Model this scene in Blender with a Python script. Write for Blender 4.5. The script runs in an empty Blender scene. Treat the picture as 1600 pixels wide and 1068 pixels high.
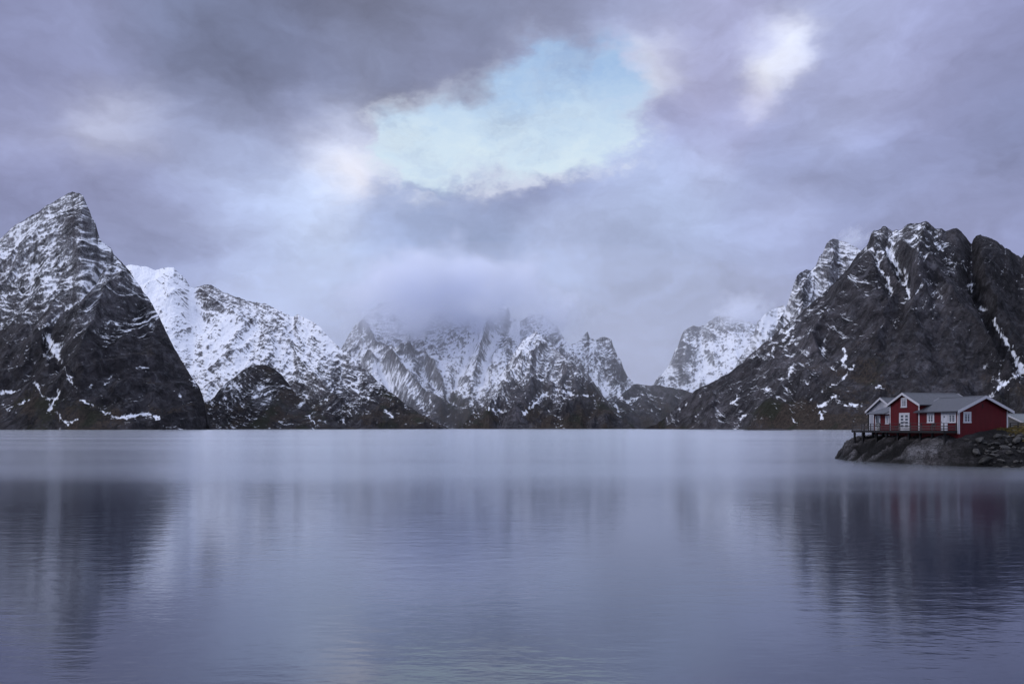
import bpy, bmesh, math, random
import numpy as np
from mathutils import Vector, Matrix

# ------------------------------------------------------------------ basics
F = 1250.0            # focal length in photograph pixels (1600 px wide)
HC = 4.5              # camera height above the fjord
HY = 668.0            # horizon row
SC = bpy.context.scene
COL = SC.collection
random.seed(7)


def s2l(c):
    return tuple((v / 255 / 12.92) if v / 255 <= 0.04045 else ((v / 255 + 0.055) / 1.055) ** 2.4 for v in c)


def tag(o, label=None, cat=None, group=None, kind=None):
    if label: o['label'] = label
    if cat: o['category'] = cat
    if group: o['group'] = group
    if kind: o['kind'] = kind
    return o


def empty(name, loc=(0, 0, 0), rz=0.0):
    o = bpy.data.objects.new(name, None)
    o.empty_display_size = 0.3
    COL.objects.link(o)
    o.location = loc
    o.rotation_euler = (0, 0, rz)
    return o


def link_mesh(name, me, mat=None, parent=None):
    o = bpy.data.objects.new(name, me)
    COL.objects.link(o)
    if mat: me.materials.append(mat)
    if parent: o.parent = parent
    return o


class MB:
    """Collects boxes, bars and prisms into one mesh."""
    def __init__(self):
        self.v, self.f = [], []

    def add(self, vs, fs):
        n = len(self.v)
        self.v += [tuple(p) for p in vs]
        self.f += [tuple(i + n for i in f) for f in fs]
        return self

    def box(self, x0, x1, y0, y1, z0, z1):
        vs = [(x0, y0, z0), (x1, y0, z0), (x1, y1, z0), (x0, y1, z0), (x0, y0, z1), (x1, y0, z1), (x1, y1, z1), (x0, y1, z1)]
        return self.add(vs, [(0, 3, 2, 1), (4, 5, 6, 7), (0, 1, 5, 4), (1, 2, 6, 5), (2, 3, 7, 6), (3, 0, 4, 7)])

    def bar(self, a, b, w, h, up=(0, 0, 1)):
        a, b, up = Vector(a), Vector(b), Vector(up)
        d = (b - a).normalized()
        s = d.cross(up).normalized() * (w / 2)
        u = s.cross(d).normalized() * (h / 2)
        vs = [a - s - u, a + s - u, a + s + u, a - s + u, b - s - u, b + s - u, b + s + u, b - s + u]
        return self.add(vs, [(0, 3, 2, 1), (4, 5, 6, 7), (0, 1, 5, 4), (1, 2, 6, 5), (2, 3, 7, 6), (3, 0, 4, 7)])

    def tube(self, pts, radii, n=8):
        pts = [Vector(p) for p in pts]
        rings = []
        for i, p in enumerate(pts):
            d = (pts[min(i + 1, len(pts) - 1)] - pts[max(i - 1, 0)]).normalized()
            up = Vector((0, 0, 1)) if abs(d.z) < 0.9 else Vector((1, 0, 0))
            s = d.cross(up).normalized(); u = s.cross(d)
            rings.append([p + radii[i] * (math.cos(2 * math.pi * k / n) * s + math.sin(2 * math.pi * k / n) * u) for k in range(n)])
        vs = [q for r in rings for q in r]
        fs = [(i * n + k, i * n + (k + 1) % n, (i + 1) * n + (k + 1) % n, (i + 1) * n + k) for i in range(len(pts) - 1) for k in range(n)]
        fs += [tuple(range(n - 1, -1, -1)), tuple((len(pts) - 1) * n + k for k in range(n))]
        return self.add(vs, fs)

    def prism(self, poly, axis, a, b):
        """polygon given in the two other axes, extruded along axis from a to b"""
        def P(p, t):
            return {'x': (t, p[0], p[1]), 'y': (p[0], t, p[1]), 'z': (p[0], p[1], t)}[axis]
        n = len(poly)
        vs = [P(p, a) for p in poly] + [P(p, b) for p in poly]
        fs = [tuple(range(n)), tuple(range(2 * n - 1, n - 1, -1))] + [(i, i + n, (i + 1) % n + n, (i + 1) % n) for i in range(n)]
        return self.add(vs, fs)

    def build(self, name, mat, parent=None, bevel=0.0, smooth=False):
        me = bpy.data.meshes.new(name)
        me.from_pydata(self.v, [], self.f)
        bm = bmesh.new(); bm.from_mesh(me)
        bmesh.ops.recalc_face_normals(bm, faces=bm.faces)
        bm.to_mesh(me); bm.free()
        if smooth:
            me.polygons.foreach_set('use_smooth', [True] * len(me.polygons))
        o = link_mesh(name, me, mat, parent)
        if bevel:
            m = o.modifiers.new('bevel', 'BEVEL'); m.width = bevel; m.segments = 2; m.limit_method = 'ANGLE'
        return o


# ------------------------------------------------------------------ noise (numpy)
def _hash(ix, iy, seed):
    h = (ix.astype(np.uint32) * np.uint32(374761393)) ^ (iy.astype(np.uint32) * np.uint32(668265263)) ^ np.uint32((seed * 2246822519 + 12345) & 0xffffffff)
    h ^= h >> np.uint32(13); h *= np.uint32(1274126177); h ^= h >> np.uint32(16)
    return h


_ANG = np.arange(256) * (2 * np.pi / 256)
_GX, _GY = np.cos(_ANG).astype(np.float32), np.sin(_ANG).astype(np.float32)


def perlin(x, y, seed=0):
    x = np.asarray(x, np.float32); y = np.asarray(y, np.float32)
    x0 = np.floor(x); y0 = np.floor(y)
    fx = x - x0; fy = y - y0
    ix = x0.astype(np.int64); iy = y0.astype(np.int64)
    u = fx * fx * fx * (fx * (fx * 6 - 15) + 10); v = fy * fy * fy * (fy * (fy * 6 - 15) + 10)

    def g(dx, dy):
        h = (_hash(ix + dx, iy + dy, seed) & np.uint32(255)).astype(np.int64)
        return _GX[h] * (fx - dx) + _GY[h] * (fy - dy)
    a = g(0, 0); b = g(1, 0); c = g(0, 1); d = g(1, 1)
    return (a + u * (b - a) + v * ((c + u * (d - c)) - (a + u * (b - a)))) * 1.5


def fbm(x, y, o=4, seed=0, gain=0.5, lac=2.03):
    r = 0; a = 1.0; t = 0
    for i in range(o):
        r = r + a * perlin(x, y, seed + i * 17); t += a
        x = x * lac; y = y * lac; a *= gain
    return r / t


def ridged(x, y, o=4, seed=0, gain=0.5, lac=2.1):
    r = 0; a = 1.0; t = 0; w = 1.0
    for i in range(o):
        n = 1 - np.abs(perlin(x, y, seed + i * 29)) * 1.6
        n = np.clip(n, 0, 1) ** 2 * w
        r = r + a * n; t += a
        w = np.clip(n * 1.8, 0, 1)
        x = x * lac; y = y * lac; a *= gain
    return r / t


def blur(a, r):
    for ax in (0, 1):
        n = a.shape[ax]
        k = min(r, n // 2 - 1)
        if k < 1: continue
        p = np.concatenate([np.repeat(a.take([0], ax), k + 1, ax), a, np.repeat(a.take([n - 1], ax), k, ax)], ax).astype(np.float64)
        c = np.cumsum(p, ax)
        a = (c.take(range(2 * k + 1, n + 2 * k + 1), ax) - c.take(range(0, n), ax)) / (2 * k + 1)
    return a.astype(np.float32)


def sstep(a, b, x):
    t = np.clip((x - a) / (b - a), 0, 1)
    return t * t * (3 - 2 * t)


def norm(a):
    return (a - a.mean()) / (a.std() + 1e-6)


def grid_mesh(name, P, attrs, mat, smooth=True, parent=None, flip=False):
    R, C = P.shape[:2]
    me = bpy.data.meshes.new(name)
    idx = np.arange(R * C).reshape(R, C)
    q = np.stack([idx[:-1, :-1], idx[:-1, 1:], idx[1:, 1:], idx[1:, :-1]], -1).reshape(-1, 4)
    if flip: q = q[:, ::-1]
    nf = len(q)
    me.vertices.add(R * C); me.loops.add(nf * 4); me.polygons.add(nf)
    me.vertices.foreach_set('co', P.reshape(-1).astype(np.float32))
    me.loops.foreach_set('vertex_index', np.ascontiguousarray(q).reshape(-1).astype(np.int32))
    me.polygons.foreach_set('loop_start', (np.arange(nf) * 4).astype(np.int32))
    me.update(calc_edges=True)
    me.polygons.foreach_set('use_smooth', np.full(nf, smooth))
    for k, a in attrs.items():
        at = me.attributes.new(k, 'FLOAT', 'POINT')
        at.data.foreach_set('value', a.reshape(-1).astype(np.float32))
    return link_mesh(name, me, mat, parent)


# ------------------------------------------------------------------ node helper
class NT:
    def __init__(self, tree):
        self.t = tree; tree.nodes.clear()

    def n(self, typ, **kw):
        nd = self.t.nodes.new(typ)
        for k, v in kw.items():
            if k.startswith('i_'):
                key = k[2:]
                key = int(key) if key.isdigit() else key.replace('_', ' ')
                self.put(v, nd.inputs[key])
            else:
                setattr(nd, k, v)
        return nd

    def put(self, v, sock):
        if hasattr(v, 'is_output'): self.t.links.new(v, sock)
        else: sock.default_value = v

    def m(self, op, a, b=None, c=None, clamp=False):
        nd = self.t.nodes.new('ShaderNodeMath'); nd.operation = op; nd.use_clamp = clamp
        for i, v in enumerate((a, b, c)):
            if v is not None: self.put(v, nd.inputs[i])
        return nd.outputs[0]

    def vm(self, op, a, b=None, scale=None):
        nd = self.t.nodes.new('ShaderNodeVectorMath'); nd.operation = op
        self.put(a, nd.inputs[0])
        if b is not None: self.put(b, nd.inputs[1])
        if scale is not None: self.put(scale, nd.inputs['Scale'])
        return nd.outputs['Value' if op in ('DOT_PRODUCT', 'LENGTH') else 'Vector']

    def noise(self, vec, scale, detail=4, rough=0.5, dist=0.0, color=False):
        nd = self.t.nodes.new('ShaderNodeTexNoise'); nd.noise_dimensions = '3D'
        self.put(vec, nd.inputs['Vector'])
        nd.inputs['Scale'].default_value = scale; nd.inputs['Detail'].default_value = detail
        nd.inputs['Roughness'].default_value = rough; nd.inputs['Distortion'].default_value = dist
        return nd.outputs['Color' if color else 'Fac']

    def step(self, v, a, b):
        nd = self.t.nodes.new('ShaderNodeMapRange'); nd.interpolation_type = 'SMOOTHSTEP'
        self.put(v, nd.inputs['Value'])
        nd.inputs['From Min'].default_value = a; nd.inputs['From Max'].default_value = b
        return nd.outputs['Result']

    def mix(self, f, a, b):
        nd = self.t.nodes.new('ShaderNodeMix'); nd.data_type = 'RGBA'
        self.put(f, nd.inputs[0])
        for v, s in ((a, nd.inputs[6]), (b, nd.inputs[7])):
            self.put((*v, 1) if isinstance(v, tuple) and len(v) == 3 else v, s)
        return nd.outputs[2]

    def scalevec(self, vec, s):
        return self.vm('MULTIPLY', vec, s)

    def attr(self, name):
        nd = self.t.nodes.new('ShaderNodeAttribute'); nd.attribute_name = name
        return nd.outputs['Fac']


def material(name):
    m = bpy.data.materials.new(name); m.use_nodes = True
    nt = NT(m.node_tree)
    out = nt.n('ShaderNodeOutputMaterial')
    return m, nt, out


def principled(nt, out, color, rough=0.8, bump=None, bdist=0.1, bstr=1.0, spec=0.3, metallic=0.0, ior=1.45):
    b = nt.n('ShaderNodeBsdfPrincipled')
    nt.put((*color, 1) if isinstance(color, tuple) and len(color) == 3 else color, b.inputs['Base Color'])
    nt.put(rough, b.inputs['Roughness'])
    b.inputs['Specular IOR Level'].default_value = spec
    b.inputs['Metallic'].default_value = metallic
    b.inputs['IOR'].default_value = ior
    if bump is not None:
        bn = nt.n('ShaderNodeBump'); nt.put(bump, bn.inputs['Height'])
        bn.inputs['Distance'].default_value = bdist; bn.inputs['Strength'].default_value = bstr
        nt.t.links.new(bn.outputs[0], b.inputs['Normal'])
    nt.t.links.new(b.outputs[0], out.inputs['Surface'])
    return b


def objco(nt):
    return nt.n('ShaderNodeTexCoord').outputs['Object']


# ------------------------------------------------------------------ camera
cam = bpy.data.cameras.new('camera'); co = bpy.data.objects.new('camera', cam); COL.objects.link(co)
co.location = (0, 0, HC); co.rotation_euler = (math.radians(90), 0, 0)
cam.sensor_width = 36.0; cam.lens = 36.0 * F / 1600; cam.shift_y = (HY - 534) / 1600
cam.clip_start = 0.1; cam.clip_end = 60000
SC.camera = co
SC.view_settings.view_transform = 'Standard'
try: SC.view_settings.look = 'None'
except Exception: pass
SC.view_settings.exposure = 0.0; SC.view_settings.gamma = 1.0
SC.render.engine = 'CYCLES'
cy = SC.cycles
cy.use_denoising = True
try: cy.denoiser = 'OPENIMAGEDENOISE'
except Exception: pass
cy.max_bounces = 10; cy.diffuse_bounces = 2; cy.glossy_bounces = 3; cy.transmission_bounces = 3
cy.volume_bounces = 8; cy.transparent_max_bounces = 8
cy.use_adaptive_sampling = True; cy.adaptive_threshold = 0.015; cy.adaptive_min_samples = 16
cy.caustics_reflective = False; cy.caustics_refractive = False

# ------------------------------------------------------------------ world: broken cloud over a nishita sky
SUN_EL, SUN_AZ = 36.0, 262.0     # azimuth clockwise from +Y (to the left)


def pdir(px, py):
    v = Vector(((px - 800) / F, 1.0, (HY - py) / F)); v.normalize(); return v


def build_world():
    w = bpy.data.worlds.new('World'); SC.world = w; w.use_nodes = True
    nt = NT(w.node_tree)
    out = nt.n('ShaderNodeOutputWorld')
    d0 = nt.n('ShaderNodeTexCoord').outputs['Generated']
    d0 = nt.vm('NORMALIZE', d0)
    st = nt.scalevec(d0, (1, 1, 1.7))
    w1 = nt.vm('SUBTRACT', nt.noise(st, 5.0, 4, 0.55, color=True), (0.5, 0.5, 0.5))
    w2 = nt.vm('SUBTRACT', nt.noise(st, 15.0, 4, 0.6, color=True), (0.5, 0.5, 0.5))
    d = nt.vm('ADD', d0, nt.vm('ADD', nt.vm('SCALE', w1, scale=0.07), nt.vm('SCALE', w2, scale=0.055)))
    d = nt.vm('NORMALIZE', d)
    # cloud colours, by direction: (px, py, sRGB, sigma px)
    C = [
        (20, 20, (140, 142, 180), 90), (110, 60, (156, 158, 196), 70), (230, 30, (130, 135, 168), 70),
        (60, 140, (147, 149, 190), 70), (150, 195, (222, 223, 246), 42), (60, 215, (176, 178, 214), 50), (225, 190, (196, 199, 230), 36),
        (60, 290, (146, 148, 190), 70), (180, 280, (152, 154, 194), 70),
        (330, 90, (126, 131, 163), 80), (400, 40, (128, 133, 165), 80), (480, 110, (128, 131, 163), 70), (600, 60, (131, 134, 163), 90),
        (760, 40, (133, 136, 166), 80), (700, 100, (143, 145, 178), 50), (860, 20, (140, 142, 172), 70), (560, 130, (146, 150, 182), 55), (840, 85, (168, 170, 204), 35),
        (300, 190, (150, 154, 190), 60), (330, 230, (172, 178, 214), 55), (420, 210, (152, 157, 193), 60), (470, 190, (164, 166, 200), 50),
        (230, 340, (160, 164, 203), 70), (330, 380, (166, 172, 210), 70), (250, 400, (152, 158, 198), 45), (400, 320, (182, 191, 226), 80), (500, 400, (188, 198, 231), 80), (420, 430, (178, 186, 220), 60),
        (505, 240, (228, 226, 240), 40), (540, 272, (240, 230, 234), 30), (540, 195, (206, 209, 236), 42), (485, 310, (196, 204, 234), 50),
        (600, 300, (170, 178, 214), 40), (650, 345, (152, 162, 198), 55), (600, 340, (164, 173, 210), 45), (740, 300, (168, 176, 214), 45), (820, 275, (142, 148, 190), 45), (890, 278, (140, 146, 188), 42),
        (760, 375, (154, 165, 202), 60), (680, 410, (165, 174, 210), 50), (880, 350, (176, 184, 220), 55), (950, 280, (172, 180, 218), 45), (960, 400, (172, 181, 217), 80),
        (620, 460, (170, 178, 212), 70), (520, 510, (166, 172, 208), 60), (760, 470, (164, 172, 208), 60), (880, 470, (170, 178, 212), 60), (960, 500, (166, 171, 204), 60), (990, 570, (168, 170, 200), 60),
        (1012, 112, (226, 232, 246), 36), (1042, 95, (222, 220, 238), 30), (1080, 150, (172, 170, 208), 50), (1040, 180, (158, 160, 202), 40), (1060, 60, (172, 172, 208), 60), (1000, 20, (160, 164, 200), 60), (1130, 30, (174, 174, 214), 60),
        (1238, 58, (244, 242, 250), 24), (1250, 92, (232, 230, 246), 18), (1212, 100, (246, 244, 251), 22), (1196, 138, (220, 217, 240), 18), (1182, 160, (206, 204, 232), 18), (1190, 60, (206, 206, 234), 24), (1150, 200, (168, 168, 208), 45), (1100, 240, (170, 174, 214), 50), (1110, 260, (184, 190, 226), 35), (1030, 240, (176, 184, 220), 35),
        (1300, 50, (170, 174, 212), 70), (1300, 160, (166, 168, 208), 70), (1420, 90, (172, 174, 216), 80), (1360, 170, (176, 180, 220), 50), (1310, 200, (174, 180, 218), 40), (1520, 60, (160, 162, 204), 80), (1590, 30, (146, 148, 190), 60),
        (1470, 190, (158, 160, 204), 70), (1590, 180, (136, 141, 180), 70), (1540, 250, (138, 143, 180), 70), (1400, 260, (144, 150, 188), 70), (1280, 250, (152, 157, 196), 60), (1230, 300, (160, 165, 205), 60), (1350, 320, (154, 158, 196), 60), (1480, 320, (158, 160, 200), 70), (1590, 320, (150, 152, 192), 70),
        (1080, 350, (176, 186, 222), 70), (1180, 380, (168, 174, 212), 70), (1230, 340, (176, 180, 218), 35), (1080, 440, (168, 175, 210), 70), (1170, 460, (164, 168, 202), 60), (1080, 520, (166, 171, 204), 60), (1300, 420, (162, 166, 206), 60), (1450, 420, (160, 164, 204), 90),
        (100, 450, (160, 166, 206), 90), (350, 520, (176, 182, 218), 90), (700, 560, (168, 174, 208), 90), (1250, 560, (164, 168, 204), 90), (1550, 520, (156, 160, 200), 90),
    ]
    acc = None; wacc = None
    # far-field terms keep the parts of the sky outside the picture a bright overcast
    far = [((0, 0.5, 0.86), (0.82, 0.86, 1.12), 3.0, 0.006), ((0, -1, 0.35), (0.68, 0.71, 0.95), 2.0, 0.006), ((1, 0, 0.3), (0.46, 0.48, 0.70), 3.0, 0.004), ((-1, 0, 0.3), (0.46, 0.48, 0.70), 3.0, 0.004)]
    items = []
    for (px, py, c, s) in C:
        v = pdir(px, py); k = (F / (s * 0.75)) ** 2
        items.append((tuple(v), s2l(c), k, 1.0))
    for (v, c, k, wt) in far:
        v = Vector(v).normalized(); items.append((tuple(v), c, k, wt))
    for (v, c, k, wt) in items:
        dt = nt.vm('DOT_PRODUCT', d, v)
        e = nt.m('EXPONENT', nt.m('MULTIPLY_ADD', dt, k, -k + math.log(wt)))
        cv = nt.vm('SCALE', c, scale=e)
        acc = cv if acc is None else nt.vm('ADD', acc, cv)
        wacc = e if wacc is None else nt.m('ADD', wacc, e)
    cloud = nt.vm('SCALE', acc, scale=nt.m('DIVIDE', 1.0, wacc))
    # soft billow structure of the cloud deck
    warp = nt.vm('ADD', nt.scalevec(d0, (1, 1, 1.9)), nt.vm('ADD', nt.vm('SCALE', w1, scale=0.22), nt.vm('SCALE', w2, scale=0.06)))
    tex = nt.noise(warp, 5.5, 7, 0.56)
    tex2 = nt.noise(nt.vm('ADD', warp, (3.1, 1.7, 0.4)), 12.0, 6, 0.58)
    lum = nt.m('ADD', nt.m('MULTIPLY', nt.m('SUBTRACT', tex, 0.5), 0.75), nt.m('MULTIPLY', nt.m('SUBTRACT', tex2, 0.5), 0.26))
    cloud = nt.vm('SCALE', cloud, scale=nt.m('ADD', lum, 1.02))
    cloud = nt.vm('MULTIPLY', cloud, nt.mix(nt.step(lum, -0.18, 0.20), (0.985, 0.995, 0.985), (0.965, 1.015, 1.03)))
    L = nt.vm('DOT_PRODUCT', cloud, (0.25, 0.55, 0.20))
    cloud = nt.vm('SCALE', cloud, scale=nt.m('POWER', nt.m('DIVIDE', L, 0.43), 0.28))
    cloud = nt.vm('MULTIPLY', cloud, (0.982, 1.004, 0.988))
    # the gap of clear sky
    H = [(660, 245, 50), (720, 215, 52), (790, 205, 56), (860, 175, 60), (920, 145, 60), (950, 200, 50), (900, 215, 46), (970, 120, 42), (620, 215, 34), (850, 120, 40), (590, 235, 24), (650, 275, 22)]
    w3 = nt.vm('SUBTRACT', nt.noise(st, 36.0, 5, 0.6, color=True), (0.5, 0.5, 0.5))
    dg = nt.vm('NORMALIZE', nt.vm('ADD', d0, nt.vm('ADD', nt.vm('SCALE', w1, scale=0.10), nt.vm('ADD', nt.vm('SCALE', w2, scale=0.075), nt.vm('SCALE', w3, scale=0.018)))))
    g = None
    for (px, py, s) in H:
        k = (F / (s * 0.68)) ** 2
        e = nt.m('EXPONENT', nt.m('MULTIPLY_ADD', nt.vm('DOT_PRODUCT', dg, tuple(pdir(px, py))), k, -k))
        g = e if g is None else nt.m('ADD', g, e)
    gap = nt.step(g, 0.05, 0.95)
    # thin pale veil inside the gap, thicker towards its lower edge
    sky = nt.n('ShaderNodeTexSky'); sky.sky_type = 'NISHITA'; sky.sun_disc = False
    sky.sun_elevation = math.radians(SUN_EL); sky.sun_rotation = math.radians(SUN_AZ)
    sky.air_density = 1.0; sky.dust_density = 0.4; sky.ozone_density = 2.5
    blue = nt.vm('SCALE', sky.outputs[0], scale=0.22)
    zc = nt.n('ShaderNodeSeparateXYZ', i_0=d).outputs[2]
    veil = nt.m('SUBTRACT', 1.0, nt.step(zc, 0.30, 0.47))
    veil = nt.m('MULTIPLY_ADD', veil, 0.72, 0.14)
    wisp = nt.noise(nt.vm('ADD', nt.scalevec(d0, (1, 1, 2.2)), nt.vm('SCALE', w2, scale=0.2)), 14.0, 5, 0.55)
    veil = nt.m('ADD', veil, nt.m('MULTIPLY', nt.m('SUBTRACT', wisp, 0.5), 0.5), clamp=True)
    clear = nt.mix(veil, blue, s2l((218, 234, 243)))
    tear = nt.noise(nt.vm('ADD', nt.scalevec(d0, (1, 1, 1.7)), nt.vm('SCALE', w2, scale=0.15)), 10.0, 6, 0.58)
    rim = nt.m('MULTIPLY', nt.step(g, 0.004, 0.22), nt.m('SUBTRACT', 1.0, nt.step(g, 0.6, 1.5)))
    rim = nt.m('MULTIPLY', rim, nt.m('MULTIPLY', nt.m('MULTIPLY', nt.m('POWER', veil, 1.6), 0.85), nt.step(tear, 0.30, 0.62)))
    cloud = nt.mix(rim, cloud, s2l((226, 231, 246)))
    gap = nt.m('MULTIPLY', gap, nt.m('MULTIPLY_ADD', nt.step(tear, 0.28, 0.56), 0.30, 0.70))
    col = nt.mix(gap, cloud, clear)
    bg = nt.n('ShaderNodeBackground', i_Color=col, i_Strength=1.0)
    nt.t.links.new(bg.outputs[0], out.inputs['Surface'])
    w.cycles.sampling_method = 'MANUAL'; w.cycles.sample_map_resolution = 1024


build_world()

sl = bpy.data.lights.new('sun', 'SUN'); so = bpy.data.objects.new('sun', sl); COL.objects.link(so)
sl.energy = 1.2; sl.angle = math.radians(25); sl.color = (1.0, 0.96, 0.93)
a, e = math.radians(SUN_AZ), math.radians(SUN_EL)
sd = Vector((math.sin(a) * math.cos(e), math.cos(a) * math.cos(e), math.sin(e)))
so.rotation_euler = sd.to_track_quat('Z', 'Y').to_euler()
so.location = sd * 300


# ------------------------------------------------------------------ terrain material
def mk_mountain():
    m, nt, out = material('rock_and_snow')
    p = objco(nt)
    snow = nt.attr('snow'); tint = nt.attr('tint'); tone = nt.attr('tone')
    n_f = nt.noise(p, 0.14, 6, 0.7)           # ~7 m
    n_m = nt.noise(p, 0.02, 6, 0.6)            # ~50 m
    n_s = nt.noise(nt.scalevec(p, (1, 1, 0.7)), 0.05, 6, 0.68, 0.8)
    rock = nt.mix(nt.step(n_m, 0.3, 0.7), (0.015, 0.0145, 0.018), (0.050, 0.046, 0.052))
    rock = nt.mix(nt.step(n_s, 0.45, 0.75), rock, (0.085, 0.084, 0.098))
    rock = nt.mix(nt.m('MULTIPLY', nt.step(n_f, 0.42, 0.30), 0.7), rock, (0.007, 0.007, 0.009))
    sp_ = nt.n('ShaderNodeSeparateXYZ', i_0=p)
    sh_ = nt.n('ShaderNodeCombineXYZ', i_0=nt.m('MULTIPLY_ADD', sp_.outputs[2], -0.45, sp_.outputs[0]), i_1=sp_.outputs[1], i_2=nt.m('MULTIPLY', sp_.outputs[2], 0.42)).outputs[0]
    pw = nt.vm('ADD', sh_, nt.vm('SCALE', nt.vm('SUBTRACT', nt.noise(p, 0.03, 4, 0.6, color=True), (0.5, 0.5, 0.5)), scale=45.0))
    v1 = nt.n('ShaderNodeTexVoronoi', feature='DISTANCE_TO_EDGE', i_Vector=pw, i_Scale=0.022).outputs['Distance']
    v2 = nt.n('ShaderNodeTexVoronoi', feature='DISTANCE_TO_EDGE', i_Vector=pw, i_Scale=0.060).outputs['Distance']
    vc = nt.n('ShaderNodeTexVoronoi', feature='F1', i_Vector=pw, i_Scale=0.022).outputs['Color']
    slab = nt.n('ShaderNodeSeparateXYZ', i_0=vc).outputs[0]
    crack = nt.m('MULTIPLY', nt.step(v1, 0.0, 0.16), nt.m('MULTIPLY_ADD', nt.step(v2, 0.0, 0.14), 0.45, 0.55))
    rock = nt.vm('SCALE', rock, scale=nt.m('MULTIPLY', nt.m('MULTIPLY_ADD', crack, 0.45, 0.68), nt.m('MULTIPLY_ADD', slab, 0.5, 0.85)))
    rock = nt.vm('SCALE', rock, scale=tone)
    heath = nt.mix(nt.step(n_f, 0.35, 0.65), (0.021, 0.018, 0.017), (0.056, 0.044, 0.038))
    heath = nt.mix(nt.step(nt.noise(p, 0.012, 3), 0.5, 0.62), heath, (0.025, 0.026, 0.020))
    tv = nt.step(nt.m('ADD', tint, nt.m('MULTIPLY', nt.m('SUBTRACT', n_f, 0.5), 0.9)), 0.35, 0.65)
    ground = nt.mix(tv, rock, heath)
    sv = nt.m('ADD', snow, nt.m('MULTIPLY', nt.m('SUBTRACT', n_f, 0.5), 0.62))
    sm = nt.step(sv, 0.38, 0.66)
    n_d = nt.noise(nt.scalevec(p, (1, 1, 1.6)), 0.30, 4, 0.7)
    du = nt.m('MULTIPLY', nt.step(nt.attr('dust'), 0.12, 0.75), nt.step(nt.m('ADD', n_d, nt.m('MULTIPLY', nt.m('SUBTRACT', snow, 0.4), 0.5)), 0.36, 0.62))
    sm = nt.m('MAXIMUM', sm, nt.m('MULTIPLY', du, 0.42))
    col = nt.mix(sm, ground, (0.77, 0.79, 0.86))
    hgt = nt.m('ADD', nt.m('MULTIPLY_ADD', n_f, 5.0, nt.m('MULTIPLY', crack, 1.8)), nt.m('MULTIPLY', n_s, 8.0))
    hgt = nt.m('MULTIPLY', hgt, nt.m('MULTIPLY_ADD', sm, -0.6, 1.0))
    principled(nt, out, col, 0.9, hgt, 1.0, 0.85, 0.12)
    return m


M_MOUNT = mk_mountain()


def field(px, py, pts, s):
    num = 0; den = 1e-9
    for p in pts:
        w = (1 + ((px - p[0]) ** 2 + (py - p[1]) ** 2) / (s * s)) ** -2.2
        num = num + w * p[2]; den = den + w
    return num / den


def polydist(px, py, pts):
    """distance in photograph pixels from every vertex to a polyline; also position along it (0..1)"""
    best = np.full(px.shape, 1e9, np.float32); along = np.zeros(px.shape, np.float32)
    n = len(pts) - 1
    for i in range(n):
        ax, ay = pts[i][:2]; bx, by = pts[i + 1][:2]
        dx, dy = bx - ax, by - ay
        t = np.clip(((px - ax) * dx + (py - ay) * dy) / (dx * dx + dy * dy + 1e-9), 0, 1)
        d = np.hypot(px - ax - t * dx, py - ay - t * dy)
        m = d < best
        best = np.where(m, d, best); along = np.where(m, (i + t) / n, along)
    return best, along


def interp(xs, pts):
    return np.interp(xs, [p[0] for p in pts], [p[1] for p in pts])


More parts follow.
